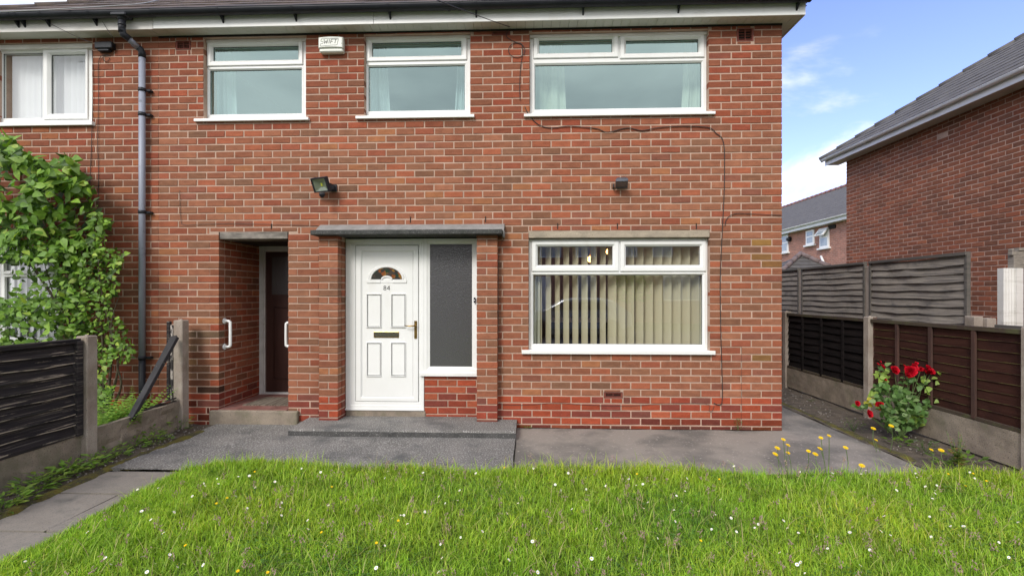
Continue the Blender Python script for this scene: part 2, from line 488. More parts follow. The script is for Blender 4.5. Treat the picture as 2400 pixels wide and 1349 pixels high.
M['white_petal'] = surf('white_petal', (.85, .85, .84), .7, spec=.2)
M['seed'] = surf('dry_seed_head', (.42, .30, .24), .9, (.30, .19, .17), 30)
M['straw'] = surf('dry_straw', (.38, .31, .16), .9)

def glass_mat(name, refl, tint=(1, 1, 1), rough=0.0, glcol=(1, 1, 1)):
    m, nt, b, out = new_mat(name)
    nt.nodes.remove(b)
    t = N(nt, 'ShaderNodeBsdfTransparent'); t.inputs[0].default_value = (*tint, 1)
    g = N(nt, 'ShaderNodeBsdfGlossy'); g.inputs['Roughness'].default_value = rough
    g.inputs['Color'].default_value = (*glcol, 1)
    lw = N(nt, 'ShaderNodeLayerWeight'); lw.inputs['Blend'].default_value = .5
    pw_ = N(nt, 'ShaderNodeMath', operation='POWER'); pw_.inputs[1].default_value = 5
    nt.links.new(lw.outputs['Facing'], pw_.inputs[0])
    ma = N(nt, 'ShaderNodeMath', operation='MULTIPLY_ADD'); ma.inputs[1].default_value = .8; ma.inputs[2].default_value = refl + .05
    nt.links.new(pw_.outputs[0], ma.inputs[0])
    ms = N(nt, 'ShaderNodeMixShader')
    nt.links.new(ma.outputs[0], ms.inputs[0]); nt.links.new(t.outputs[0], ms.inputs[1]); nt.links.new(g.outputs[0], ms.inputs[2])
    nt.links.new(ms.outputs[0], out.inputs[0])
    # slight waviness of the pane
    f, n = noise_fac(nt, .9, 2, .5, None, None, 0, 1)
    bp = N(nt, 'ShaderNodeBump'); bp.inputs['Distance'].default_value = .004; bp.inputs['Strength'].default_value = .35
    nt.links.new(n.outputs['Fac'], bp.inputs['Height']); nt.links.new(bp.outputs[0], g.inputs['Normal'])
    return m
M['glass'] = glass_mat('coated_double_glazing', .23, (.82, .97, .95), glcol=(.74, .97, .97))
M['glass_low'] = glass_mat('clear_double_glazing', .12, (.95, .98, .96))
def obscure():
    m, nt, b, out = new_mat('rippled_obscure_glass')
    b.inputs['Base Color'].default_value = (.075, .075, .078, 1)
    b.inputs['Roughness'].default_value = .11
    b.inputs['Specular IOR Level'].default_value = .9
    g = N(nt, 'ShaderNodeNewGeometry')
    v = N(nt, 'ShaderNodeTexVoronoi'); v.inputs['Scale'].default_value = 110
    v.feature = 'SMOOTH_F1'
    n = N(nt, 'ShaderNodeTexNoise'); n.inputs['Scale'].default_value = 45; n.inputs['Detail'].default_value = 3
    nt.links.new(g.outputs['Position'], n.inputs['Vector'])
    nt.links.new(g.outputs['Position'], v.inputs['Vector'])
    a = N(nt, 'ShaderNodeMath', operation='ADD')
    nt.links.new(v.outputs['Distance'], a.inputs[0]); nt.links.new(n.outputs['Fac'], a.inputs[1])
    bump(nt, b, a.outputs[0], .0035, .6)
    return m
M['obscure'] = obscure()
def stained():
    m, nt, b, out = new_mat('leaded_coloured_glass')
    g = N(nt, 'ShaderNodeNewGeometry')
    v = N(nt, 'ShaderNodeTexVoronoi'); v.inputs['Scale'].default_value = 26
    nt.links.new(g.outputs['Position'], v.inputs['Vector'])
    r = N(nt, 'ShaderNodeValToRGB')
    r.color_ramp.interpolation = 'CONSTANT'
    e = r.color_ramp.elements
    e[0].position = 0; e[0].color = (.035, .035, .03, 1)
    e[1].position = .45; e[1].color = (.22, .07, .02, 1)
    for p, c in ((.6, (.06, .05, .04, 1)), (.75, (.02, .05, .03, 1)), (.85, (.25, .13, .03, 1))):
        q = e.new(p); q.color = c
    sx = N(nt, 'ShaderNodeSeparateColor'); nt.links.new(v.outputs['Color'], sx.inputs[0])
    nt.links.new(sx.outputs[0], r.inputs[0]); nt.links.new(r.outputs[0], b.inputs['Base Color'])
    b.inputs['Roughness'].default_value = .2
    return m
M['stained'] = stained()
def fabric(name, col, trans=.4):
    m, nt, b, out = new_mat(name)
    b.inputs['Base Color'].default_value = (*col, 1); b.inputs['Roughness'].default_value = .9
    t = N(nt, 'ShaderNodeBsdfTranslucent'); t.inputs[0].default_value = (*col, 1)
    ms = N(nt, 'ShaderNodeMixShader'); ms.inputs[0].default_value = trans
    nt.links.new(b.outputs[0], ms.inputs[1]); nt.links.new(t.outputs[0], ms.inputs[2]); nt.links.new(ms.outputs[0], out.inputs[0])
    return m
M['curtain_w'] = fabric('white_curtain_cloth', (.78, .82, .82))
M['curtain_c'] = fabric('cream_curtain_cloth', (.78, .77, .66))
M['blind'] = fabric('beige_blind_fabric', (.72, .66, .49), .3)
M['blind_w'] = fabric('white_blind_fabric', (.84, .84, .90), .2)
def emis(name, col, s):
    m, nt, b, out = new_mat(name)
    b.inputs['Emission Color'].default_value = (*col, 1); b.inputs['Emission Strength'].default_value = s
    return m
M['bulb'] = emis('warm_lit_bulb', (1, .42, .11), 7)
M['led'] = surf('yellow_led_chip', (.75, .75, .05), .4)
def farbrick():
    m, nt, b, out = new_mat('distant_brickwork')
    g = N(nt, 'ShaderNodeNewGeometry')
    sx = N(nt, 'ShaderNodeSeparateXYZ'); nt.links.new(g.outputs['Position'], sx.inputs[0])
    a = N(nt, 'ShaderNodeMath', operation='ADD'); nt.links.new(sx.outputs[0], a.inputs[0]); nt.links.new(sx.outputs[1], a.inputs[1])
    cb = N(nt, 'ShaderNodeCombineXYZ'); nt.links.new(a.outputs[0], cb.inputs[0]); nt.links.new(sx.outputs[2], cb.inputs[1])
    br = N(nt, 'ShaderNodeTexBrick')
    br.inputs['Color1'].default_value = (.48, .21, .145, 1); br.inputs['Color2'].default_value = (.34, .155, .11, 1)
    br.inputs['Mortar'].default_value = (.45, .34, .28, 1)
    br.inputs['Scale'].default_value = 1; br.inputs['Brick Width'].default_value = .2286; br.inputs['Row Height'].default_value = .0825
    br.inputs['Mortar Size'].default_value = .007
    nt.links.new(cb.outputs[0], br.inputs['Vector'])
    f, _ = noise_fac(nt, 6, 4, .6)
    c = mix(nt, f, br.outputs['Color'], mix(nt, 1, br.outputs['Color'], (.8, .8, .8), 'MULTIPLY'))
    nt.links.new(c, b.inputs['Base Color']); b.inputs['Roughness'].default_value = .9
    return m
M['farbrick'] = farbrick()

# ------------------------------------------------------------------ bricks
PB, PC = 0.2286, 0.0825          # brick and course pitch
BL, BD, BH = 0.2186, 0.1080, 0.0725
Z0 = 0.031 - PC                  # lowest course starts just under the ground
PAL = [((150, 84, 66), 26), ((141, 74, 57), 18), ((158, 92, 74), 14), ((130, 82, 66), 9), ((120, 80, 66), 6), ((168, 78, 56), 10),
       ((150, 64, 48), 8), ((170, 98, 66), 3), ((104, 74, 62), 2), ((134, 70, 62), 6)]
PAL_RED = [((174, 68, 44), 9), ((160, 62, 44), 8), ((144, 60, 48), 7), ((180, 80, 54), 3), ((134, 66, 54), 4)]
PAL_DK = [((132, 70, 56), 20), ((116, 60, 49), 16), ((104, 62, 54), 10), ((140, 66, 50), 10), ((158, 82, 62), 4), ((96, 58, 52), 5)]
def pick(pal):
    t = random.random() * sum(w for _, w in pal)
    for c, w in pal:
        t -= w
        if t <= 0: break
    k = random.uniform(.86, 1.12)
    l = lin(c)
    if pal is PAL_RED: return (l[0] * k * .76, l[1] * k * 1.12, l[2] * k * 1.2)
    m = (.275, .108, .066) if pal is PAL else (.29, .115, .064)
    if pal is PAL_DK: l = tuple(v * 1.06 for v in l)
    c = (l[0] * k * .90, l[1] * k * 1.24, l[2] * k * 1.06)
    return tuple(x * .56 + y * .44 * k for x, y in zip(c, m))

class Wall:
    """a run of brickwork: plane origin o, direction u (unit), outward normal n; bricks laid over [0,L]x[z0,z1] with holes in (s,z)"""
    def __init__(s): s.items = []
    def lay(s, o, u, n, L, z0, z1, holes=(), phase=0.0, pal=None, tonefn=None, par=0, ends=(0, 0), zbase=Z0):
        o = Vector(o); u = Vector(u); n = Vector(n)
        k = 0; holes0 = holes
        while True:
            za = zbase + k * PC; zb = za + PC
            k += 1
            holes = [((h[0] - .113, h[1] + .113) + tuple(h[2:4]) if len(h) > 4 and (k + par) % 2 else h) for h in holes0]
            if za >= z1 - .01: break
            if zb <= z0 + .01: continue
            a, b = max(za, z0), min(zb, z1)
            full, part = [], []
            for h in holes:
                ov = min(b, h[3]) - max(a, h[2])
                if ov > .85 * (b - a): full.append(h)
                elif ov > .12 * (b - a): part.append(h)
            segs = [(ends[0] if (k + par) % 2 else 0, L - (ends[1] if (k + par) % 2 else 0))]
            for h in full:
                ns = []
                for q in segs:
                    if h[1] <= q[0] or h[0] >= q[1]: ns.append(q); continue
                    if h[0] > q[0]: ns.append((q[0], h[0]))
                    if h[1] < q[1]: ns.append((h[1], q[1]))
                segs = ns
            off = phase + ((k + par) % 2) * PB / 2
            for q0, q1 in segs:
                if q1 - q0 < .02: continue
                cuts = [q0]
                i = math.ceil((q0 - off) / PB)
                while off + i * PB < q1:
                    c = off + i * PB
                    if c - cuts[-1] > .055: cuts.append(c + random.uniform(-.004, .004))
                    i += 1
                if q1 - cuts[-1] < .055 and len(cuts) > 1: cuts.pop()
                cuts.append(q1)
                for h in part:
                    for e in (h[0], h[1]):
                        if q0 + .01 < e < q1 - .01 and min(abs(e - c) for c in cuts) > .015: cuts.append(e)
                cuts.sort()
                for j in range(len(cuts) - 1):
                    c0, c1 = cuts[j], cuts[j + 1]
                    g = .0062
                    lo = c0 + (g if c0 != q0 else .0); hi = c1 - (g if c1 != q1 else .0)
                    zl, zt = a + (.0062 if a == za else .001), b - (.0062 if b == zb else .001)
                    for h in part:
                        if h[0] < (lo + hi) / 2 < h[1]:
                            if h[2] <= a: zl = h[3] + .003
                            else: zt = h[2] - .003
                    if hi - lo < .02 or zt - zl < .012: continue
                    proud = random.uniform(-.0022, .0022)
                    cen = o + u * ((lo + hi) / 2) - n * (BD / 2 - proud)
                    cen = Vector((cen.x, cen.y, (zl + zt) / 2))
                    pl = pal(cen) if callable(pal) else (pal or PAL)
                    t = pick(pl)
                    if tonefn: t = tonefn(cen, t)
                    s.items.append((cen, u, n, (hi - lo) / 2 + random.uniform(-.0018, .0004), (zt - zl) / 2 + random.uniform(-.0020, .0004), t,
                                    random.uniform(-.009, .009)))
    def finish(s, parent, nmax=300, name='brick', stuff='brickwork', keep=None):
        """the bricks that show largest become parts, the rest one joined part"""
        sc = []
        for i, it in enumerate(s.items):
            cen, u, n, hl, hh, t, rot = it
            f = cen + n * (BD / 2)
            if (f - _cp).dot(n) >= 0: sc.append((-1, i)); continue
            a = proj(f - u * hl); b = proj(f + u * hl)
            if not a or not b: sc.append((-1, i)); continue
            mx = (a[0] + b[0]) / 2; my = (a[1] + b[1]) / 2
            if not (12 < mx < 2388 and 8 < my < 1340) or (keep and not keep(mx, my)): sc.append((-1, i)); continue
            sc.append((abs(a[0] - b[0]) * hh * 2 * F / a[2], i))
        sc.sort(reverse=True)
        chosen = [i for q, i in sc[:nmax] if q > 0]
        cs = set(chosen)
        off = wloc(parent)
        base = None
        for i in chosen:
            cen, u, n, hl, hh, t, rot = s.items[i]
            if base is None:
                V, Fc = chamfer(BL / 2, BD / 2, BH / 2, .0035)
                base = bpy.data.meshes.new(name); base.from_pydata(V.tolist(), [], Fc); base.materials.append(M['brick_obj'])
            o = bpy.data.objects.new(name, base)
            COL.objects.link(o); o.parent = parent
            R = Matrix((( u.x, -n.x, 0), (u.y, -n.y, 0), (0, 0, 1))) @ Matrix.Rotation(rot, 3, 'Y')
            m = Matrix.Translation(cen - off) @ R.to_4x4() @ Matrix.Diagonal((hl * 2 / BL, 1, hh * 2 / BH, 1))
            o.matrix_local = m
            o.color = (*t, 1)
        rest = [it for i, it in enumerate(s.items) if i not in cs]
        if rest:
            nb = len(rest)
            VS = np.zeros((nb, 24, 3)); T = np.zeros((nb, 4)); T[:, 3] = 1
            for i, (cen, u, n, hl, hh, t, rot) in enumerate(rest):
                V, Fc = chamfer(hl, BD / 2, hh, .0035)
                cr_, sr_ = math.cos(rot), math.sin(rot)
                xx = V[:, 0] * cr_ + V[:, 2] * sr_; zz = -V[:, 0] * sr_ + V[:, 2] * cr_
                VS[i, :, 0] = cen.x + u.x * xx - n.x * V[:, 1]
                VS[i, :, 1] = cen.y + u.y * xx - n.y * V[:, 1]
                VS[i, :, 2] = cen.z + zz
                T[i, :3] = t
            VS -= np.array(off)
            faces = [tuple(i * 24 + k for k in f) for i in range(nb) for f in Fc]
            me = bpy.data.meshes.new(stuff)
            me.from_pydata(VS.reshape(-1, 3).tolist(), [], faces)
            at_ = me.color_attributes.new('tone', 'FLOAT_COLOR', 'POINT')
            at_.data.foreach_set('color', np.repeat(T, 24, axis=0).astype(np.float32).ravel())
            me.materials.append(M['brick'])
            o = bpy.data.objects.new(stuff, me); COL.objects.link(o); o.parent = parent
            o['kind'] = 'stuff'

def put_mass(name, VS, faces, tones, mat, parent=None, per=None, loc=(0, 0, 0)):
    me = bpy.data.meshes.new(name)
    me.from_pydata(VS.tolist() if hasattr(VS, 'tolist') else VS, [], faces)
    if tones is not None:
        a = me.color_attributes.new('tone', 'FLOAT_COLOR', 'POINT')
        a.data.foreach_set('color', np.asarray(tones, dtype=np.float32).ravel())
    me.materials.append(mat)
    o = bpy.data.objects.new(name, me); COL.objects.link(o)
    if parent: o.parent = parent
    o.location = loc
    return o

# ================================================================== GROUND AND PAVING
XR = X(1833); XB = X(372); XL = X(-82)
TOPZ = 4.638
FX_R = 4.29                      # low right fence line
g = MB(); g.add([(-400, -400, -.06), (400, -400, -.06), (400, 400, -.06), (-400, 400, -.06)], [(0, 1, 2, 3)])
tag(g.build('ground', M['ground']), kind='structure')
g = MB()
# soil strips, gently lumpy
def lumpy(x0, x1, y0, y1, z, amp, nx, ny, sc=6):
    vs = []; fs = []
    for j in range(ny + 1):
        for i in range(nx + 1):
            x = x0 + (x1 - x0) * i / nx; y = y0 + (y1 - y0) * j / ny
            vs.append((x, y, z + amp * mnoise.noise(Vector((x * sc, y * sc, 1.3)))))
    for j in range(ny):
        for i in range(nx):
            a = j * (nx + 1) + i
            fs.append((a, a + 1, a + nx + 2, a + nx + 1))
    return vs, fs
g.add(*lumpy(-8, -3.70, -7, .02, -.005, .022, 60, 90), 0, True)
g.add(*lumpy(3.50, 8.5, -7, 9, -.005, .022, 60, 160), 0, True)
tag(g.build('soil', M['soil'], fix=False), kind='structure')
# apron left (rough, raised) and right slab, path slabs
XS = X(1205, -1.0)               # joint between the two concrete areas
def slab(name, x0, x1, y0, y1, zt, zb, mat, seed, amp=.003, nn=26, wob=.008):
    mb = MB()
    nx = max(3, int(abs(x1 - x0) / .12)); ny = max(3, int(abs(y1 - y0) / .12))
    vs = []; fs = []
    for j in range(ny + 1):
        for i in range(nx + 1):
            x = x0 + (x1 - x0) * i / nx; y = y0 + (y1 - y0) * j / ny
            w = wob * mnoise.noise(Vector((x * 3 + seed, y * 3, 0)))
            if i in (0, nx): x += w
            if j in (0, ny): y += w
            vs.append((x, y, zt + amp * mnoise.noise(Vector((x * 2.2, y * 2.2, seed)))))
    for j in range(ny):
        for i in range(nx):
            a = j * (nx + 1) + i; fs.append((a, a + 1, a + nx + 2, a + nx + 1))
    ring = [i for i in range(nx + 1)] + [j * (nx + 1) + nx for j in range(1, ny + 1)] + [ny * (nx + 1) + i for i in range(nx - 1, -1, -1)] + [j * (nx + 1) for j in range(ny - 1, 0, -1)]
    b = len(vs); vs += [(vs[i][0], vs[i][1], zb) for i in ring]
    for k in range(len(ring)):
        k2 = (k + 1) % len(ring); fs.append((ring[k], b + k, b + k2, ring[k2]))
    mb.add(vs, fs, 0, False)
    return mb
apron = slab('apron', -3.70, XS - .004, -1.47, .25, .012, -.08, M['tarmac'], 3, .006).build('concrete_apron', M['tarmac'])
tag(apron, 'rough dark grey concrete apron in front of the doors', None, kind='structure')
sr = slab('slab', XS + .004, 3.55, -1.42, -.0, -.012, -.08, M['slab_r'], 5, .006).build('concrete_path', M['slab_r'])
tag(sr, 'worn grey concrete path under the large window', None, kind='structure')
sr2 = slab('slab', XR - .05, 3.55, .0, 7.5, -.012, -.08, M['slab_r'], 7, .004).build('side_path', M['slab_r'])
tag(sr2, kind='structure')
path = thing('garden_path', 'straight path of worn grey paving slabs beside the lawn', 'path', (-3.3, -2.5, 0))
path['kind'] = 'structure'; del path['category']
yy = -1.50
for k, ln in enumerate((.46, .58, .62, .6, .6, .6, .6)):
    xs = [(-3.71, -2.95)] if k != 1 else [(-3.71, -3.18), (-3.17, -2.95)]
    for a, b in xs:
        slab('s', a + .006, b - .006, yy - ln + .010, yy - .010, -.004 + random.uniform(-.006, .006), -.07, None, k + a, .004).build('paving_slab', M['slab_l'], path)
    yy -= ln
# doorstep platform
st = MB()
z_s, ys = .085, -.49
x0, x1 = X(675, ys), XS
prof = []
stv, stf = [], []
n_ = 60
for i in range(n_ + 1):
    x = x0 + (x1 - x0) * i / n_
    w = .006 * mnoise.noise(Vector((x * 5, 0, 0))); w2 = .004 * mnoise.noise(Vector((x * 9, 4, 0)))
    xb_ = max(x, X(700)) if x < X(760) else x
    stv += [(xb_, .12, z_s), (x, ys + .022 + w, z_s + w2), (x, ys + w, z_s - .018 + w2), (x, ys + .008 + w, -.05)]
    if i: 
        a = (i - 1) * 4
        stf += [(a + j, a + j + 4, a + j + 5, a + j + 1) for j in range(3)]
stf += [(0, 1, 2, 3), tuple(n_ * 4 + j for j in (3, 2, 1, 0))]
st.add(stv, stf)
for fi, f_ in enumerate(st.f):
    if len(f_) == 4 and fi < n_ * 3 and fi % 3 == 2: st.m[fi] = 1
tag(st.build('door_step', [M['tarmac'], surf('damp_step_riser', (.05, .05, .05), .9, (.09, .088, .085), 6, spk=(.3, .3, .29), spks=90, spklo=.6, spkhi=.7, bmp=.004, bscale=110)], fix=True), 'low rough concrete step below the white front door', None, kind='structure')

# ================================================================== OUR HOUSE
house = thing('brick_house', 'red brick house with white front door numbered 84 and brown side door', 'house', (0, 0, 0))
YW = .07                           # glazing frames sit this far back
def wrect(l, r, t, b, Y=YW): return (X(l, Y), X(r, Y), Zh((l + r) / 2, b, Y), Zh((l + r) / 2, t, Y))
def orect(l, r, t, b): return (X(l), X(r), Zh((l + r) / 2, b), Zh((l + r) / 2, t))

O1 = orect(476.5, 716.5, 86, 281)
O2 = orect(853.5, 1102, 79, 274)
O3 = orect(1241.5, 1661.5, 72, 268)
O4 = orect(1239, 1664, 540, 828)
OR = orect(513, 675, 543, 962)     # side porch recess
ZC = Zh(800, 549.5, -.22)          # canopy underside
OD = (X(809.5, .09), X(1117, -.115), -.1, ZC + .02)
VB = [orect(411, 447, 95, 117), orect(1727, 1767, 66, 97), orect(1152, 1196, 72, 83), orect(1415, 1460, 918, 933)]

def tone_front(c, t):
    p = proj(c)
    if not p: return t
    x, y = p[0], p[1]
    k = 1.0
    # soot and damp of the real wall: grime at the foot of the porch corner, algae down the right corner; painted shade at the top
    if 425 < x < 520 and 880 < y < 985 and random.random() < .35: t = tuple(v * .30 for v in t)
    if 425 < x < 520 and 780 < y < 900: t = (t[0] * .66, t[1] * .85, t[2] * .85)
    if x > 1775 and y > 560 and random.random() < .18: t = (t[0] * .80, t[1] * 1.05, t[2] * .68)
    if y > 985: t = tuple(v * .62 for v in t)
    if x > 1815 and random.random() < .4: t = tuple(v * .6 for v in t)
    if y < 310: t = (t[0] * .93, t[1] * .78, t[2] * .76)  # upper bricks tinted darker to paint in the shade under the eaves
    return t
def pal_front(c): return PAL_RED if c.z < .365 else PAL

fac = thing('front_wall', None, None, (0, 0, 0)); del fac
bpy.data.objects.remove(bpy.data.objects['front_wall'])
holes = [O1, O2, O3, O4, OR, OD] + VB
wallm = grid_plate((XB, XR - .0045, -.1, TOPZ), [(h[0] - .005, h[1] + .005, h[2], h[3]) if h in (OR, OD) else h for h in holes], .0045, .25)
wall = wallm.build('front_wall', M['mortar'], house)
W = Wall()
hs = [((h[0] - XB, h[1] - XB, h[2], h[3]) + ((1,) if h is OR else ())) for h in holes]
ph = (XR - XB) % PB
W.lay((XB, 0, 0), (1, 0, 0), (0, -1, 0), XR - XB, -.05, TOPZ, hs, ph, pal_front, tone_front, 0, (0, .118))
# front header faces at the corner belong to the side wall's stretchers, laid here too
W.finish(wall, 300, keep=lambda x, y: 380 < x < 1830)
# side wall of our house
sw = MB()
sw.box(XR - .25, XR - .0045, .251, 7.4, -.1, TOPZ).build('side_wall', M['mortar'], house)
side = [o for o in house.children if o.name.startswith('side_wall')][0]
W2 = Wall()
W2.lay((XR, 0, 0), (0, 1, 0), (1, 0, 0), 7.4, -.05, TOPZ, [], PB * .5, pal_front, None, 1, (.113, 0))
W2.finish(side, 0)

# piers either side of the door
def pier(px0, px1):
    Yp = -.115
    a, b = X(px0, Yp), X(px1, Yp)
    m = MB().box(a + .006, b - .006, Yp + .006, .008, .06, ZC)
    p = m.build('door_pier', M['mortar'], house)
    w = Wall()
    def tn(c, t): return t
    w.lay((a, Yp, 0), (1, 0, 0), (0, -1, 0), b - a, .08, ZC, [], (b - a) / 2 if False else 0, lambda c: PAL_RED if c.z < .365 else PAL, tn, 0)
    return p, w, a, b, Yp
for px0, px1 in ((747, 792), (1117, 1166)):
    p, w, a, b, Yp = pier(px0, px1)
    # inner return of the pier, seen from the side
    w2 = Wall()
    w2.lay((b, 0, 0), (0, 1, 0), (1, 0, 0), .11, .08, ZC, [], 0, lambda c: PAL_RED if c.z < .365 else PAL, None, 1) if False else None
    w.finish(p, 70)
# jamb of brick between the left pier and the door frame
jm = MB().box(X(792, -.115) - .11, X(809.5, .09) - .0065, .008, .25, .06, ZC)
# low brick panel under the side light
ZP = Zh(1050, 882, .09)
xa, xb = X(994, .09), OD[1] + .1
pn = MB().box(xa, xb, .107, .2, .06, ZP).build('panel_below_side_light', M['mortar'], house)
wp = Wall(); wp.lay((xa, .10, 0), (1, 0, 0), (0, -1, 0), xb - xa, .07, ZP, [], .05, lambda c: PAL_RED, None, 0); wp.finish(pn, 60)
# return of the facade reveal at left of the door (facing +x)
rv = MB().box(X(792, 0) - .11, OD[0] - .006, -.0, .25, .06, ZC)
# ------- side porch recess
ZF = Zh(594, 958); RD = .9
xl, xr = OR[0], OR[1]
ZL = Zh(594, 560)                   # underside of porch lintel
pw = MB().box(xl - .2, xl - .007, .251, RD + .1, -.1, TOPZ - 1.5).build('porch_side_wall', M['mortar'], house)
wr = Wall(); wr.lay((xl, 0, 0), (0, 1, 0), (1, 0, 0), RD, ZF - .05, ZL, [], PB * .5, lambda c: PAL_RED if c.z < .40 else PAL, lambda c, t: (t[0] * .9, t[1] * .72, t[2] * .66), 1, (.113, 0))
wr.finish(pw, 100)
MB().box(xr + .007, xr + .2, .251, RD + .1, -.1, ZL + .3).build('porch_inner_wall', M['mortar'], house)
po = [o for o in house.children if o.name.startswith('porch_inner_wall')][0]
wr = Wall(); wr.lay((xr, 0, 0), (0, 1, 0), (-1, 0, 0), RD, ZF - .05, ZL, [], PB * .5, PAL, None, 1, (.113, 0)); wr.finish(po, 0)
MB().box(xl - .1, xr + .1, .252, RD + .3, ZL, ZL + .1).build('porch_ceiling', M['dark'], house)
MB().box(xl + .004, xr - .004, -.02, RD + .05, ZF - .12, ZF).box(xl + .01, xr - .01, .35, .356, ZF + .0, ZF + .001).build('porch_floor', M['red_tile'], house)
s = at(490, 975, -.05).x; e = at(697, 975, -.05).x
MB().box(s, e, -.055, .0, -.05, ZF - .012, 0, .008).box(xl + .006, xr - .006, -.03, .06, ZF - .2, ZF - .006).build('porch_step', M['conc'], house)
MB().box(X(515, -.01), X(673.5, -.01), -.012, .24, ZL, Zh(594, 543.5, -.01), 0, .004).build('porch_lintel', surf('sooty_lintel', (.30, .27, .235), .95, (.19, .17, .15), 7, stain=(.07, .065, .055), stains=5, stlo=.45, sthi=.65, ststretch=(.5, 1, 2), bmp=.002, bscale=120), house)
# brown door in its white frame
fx0 = xl; fz1 = Zh(640, 578, RD)
fr = MB().frame((fx0 + .001, xr + .1, ZF, fz1), (X(620.5, RD - .05), xr + .05, ZF + .012, Zh(640, 590, RD)), [(0, RD - .0), (0, RD - .06), (.75, RD - .06), (.78, RD - .045), (1, RD - .045), (1, RD)])
bd = thing('x', None, None, (0, 0, 0)); bpy.data.objects.remove(bd)
bdoor = MB().box(X(620.5, RD - .02), xr + .2, RD - .02, RD + .02, ZF + .012, Zh(640, 590, RD)).build('brown_door', M['brown_door'], house)
fr.build('door_frame', M['white_paint'], bdoor)
dx0 = X(639, RD - .03); dx1 = dx0 + .5
MB().frame((dx0, dx1, Zh(650, 886, RD), Zh(650, 718, RD)), (dx0 + .02, dx1 - .02, Zh(650, 883, RD), Zh(650, 721, RD)),
           [(0, RD - .02), (.3, RD - .034), (.8, RD - .034), (1, RD - .02)]).build('moulding', M['brown_door'], bdoor)
MB().box(X(637, RD - .03), X(637, RD - .03) + .5, RD - .026, RD - .021, Zh(650, 690, RD), Zh(650, 602, RD)).build('pane', M['obscure'], bdoor)
MB().box(X(622, RD), xr + .1, RD - .05, RD - .021, ZF + .001, ZF + .022).build('threshold', M['white_paint'], bdoor)

# ------- canopy
cn = MB()
cx0, cx1 = X(727.5, -.22), X(1176, -.22)
zt = Zh(800, 538.5, -.22)
poly = [(.10, ZC), (-.215, ZC), (-.22, ZC + .006), (-.222, zt - .006), (-.215, zt), (.10, zt)]
vs = []; nseg = 80
rings = []
for i in range(nseg + 1):
    x = cx0 + (cx1 - cx0) * i / nseg
    w = .003 * mnoise.noise(Vector((x * 14, 1, 1))); w2 = .003 * mnoise.noise(Vector((x * 11, 5, 1)))
    rings.append([(x, y + (w if y < 0 else 0), z + (w2 if y < 0 else 0)) for y, z in poly])
cn.loops(rings)
cn.add(rings[0], [tuple(range(6))]); cn.add(rings[-1], [tuple(range(6))])
canopy = cn.build('door_canopy', M['conc_dark'], house)
zf2 = Zh(800, 527, -.0)
fl = MB()
fx_ = [X(748, -.05), X(1182, -.05)]
poly = [(.0, zt - .002), (-.15, zt - .002), (-.14, zt + .012), (-.05, zf2 - .02), (-.012, zf2), (.0, zf2)]
rings = []
for i in range(nseg + 1):
    x = fx_[0] + (fx_[1] - fx_[0]) * i / nseg
    w = .003 * mnoise.noise(Vector((x * 12, 9, 1)))
    rings.append([(x, y + (w if y < 0 else 0), z + (w if z > zt else 0)) for y, z in poly])
fl.loops(rings); fl.add(rings[0], [tuple(range(6))]); fl.add(rings[-1], [tuple(range(6))])
# rounded mortar end on the right
fl.box(cx1 + .002, X(1183, -.1), -.17, -.001, Zh(1180, 557, -.1), zt - .004, 0, .015)
fl.build('mortar_fillet', M['conc_fillet'], canopy)
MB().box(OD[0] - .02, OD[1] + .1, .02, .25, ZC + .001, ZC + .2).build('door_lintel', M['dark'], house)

# ------- white front door and side light
YD = .09
def dr(l, r, t, b, Y=YD): return (X(l, Y), X(r, Y), Zh((l + r) / 2, b, Y), Zh((l + r) / 2, t, Y))
door = thing('t', None, None, (0, 0, 0)); bpy.data.objects.remove(door)
R_fr = dr(810, 993.5, 559.5, 957)
R_lf = dr(832.5, 981, 574, 941)
xrj = OD[1] + .06
f = MB()
f.frame(R_fr, R_lf, [(0, YD + .07), (0, YD + .004), (.03, YD), (.45, YD), (.5, YD + .006), (.9, YD + .006), (1, YD + .014), (1, YD + .07)])
f.box(R_fr[0] - .004, R_fr[1] + .004, YD - .012, YD + .06, Zh(900, 961, YD), R_fr[2], 0, .003)
fdoor = f.build('front_door', M['upvc'], house)
MB().frame((R_lf[0] - .0, R_lf[1], R_lf[2], R_lf[3]), (R_lf[0] + .004, R_lf[1] - .004, R_lf[2] + .004, R_lf[3] - .004),
           [(0, YD + .04), (0, YD + .0125), (1, YD + .0125), (1, YD + .04)]).build('gasket', M['gasket'], fdoor)
R_in = dr(849.5, 966.5, 591, 929)
lf = MB()
lf.frame((R_lf[0] + .004, R_lf[1] - .004, R_lf[2] + .004, R_lf[3] - .004), R_in,
         [(0, YD + .05), (0, YD + .010), (.06, YD + .001), (.72, YD + .001), (.92, YD + .017), (1, YD + .017), (1, YD + .05)])
# panel face with arched glazing opening
YP = YD + .014
cxg = X(906.6, YP); zg0 = Zh(906, 654.5, YP); rg = (X(943, YP) - X(871.5, YP)) / 2; zgt = Zh(906, 627, YP)
lf.add([(R_in[0], YP, R_in[2]), (R_in[1], YP, R_in[2]), (R_in[1], YP, R_in[3]), (R_in[0], YP, R_in[3])], [(0, 1, 2, 3)])
leaf = lf.build('door_leaf', M['upvc'], fdoor)
def arc(cx_, cz, rx, rz, y, n=20, a0=PI, a1=0):
    return [(cx_ + rx * math.cos(a0 + (a1 - a0) * i / n), y, cz + rz * math.sin(a0 + (a1 - a0) * i / n)) for i in range(n + 1)]
hz_ = zgt - zg0
gl = MB()
o_ = arc(cxg, zg0, rg, hz_, YP - .003, 24); i_ = arc(cxg, zg0, (X(920, YP) - X(892.5, YP)) / 2, Zh(906, 645.5, YP) - zg0, YP - .003, 24)
gl.loops([o_, i_], False)
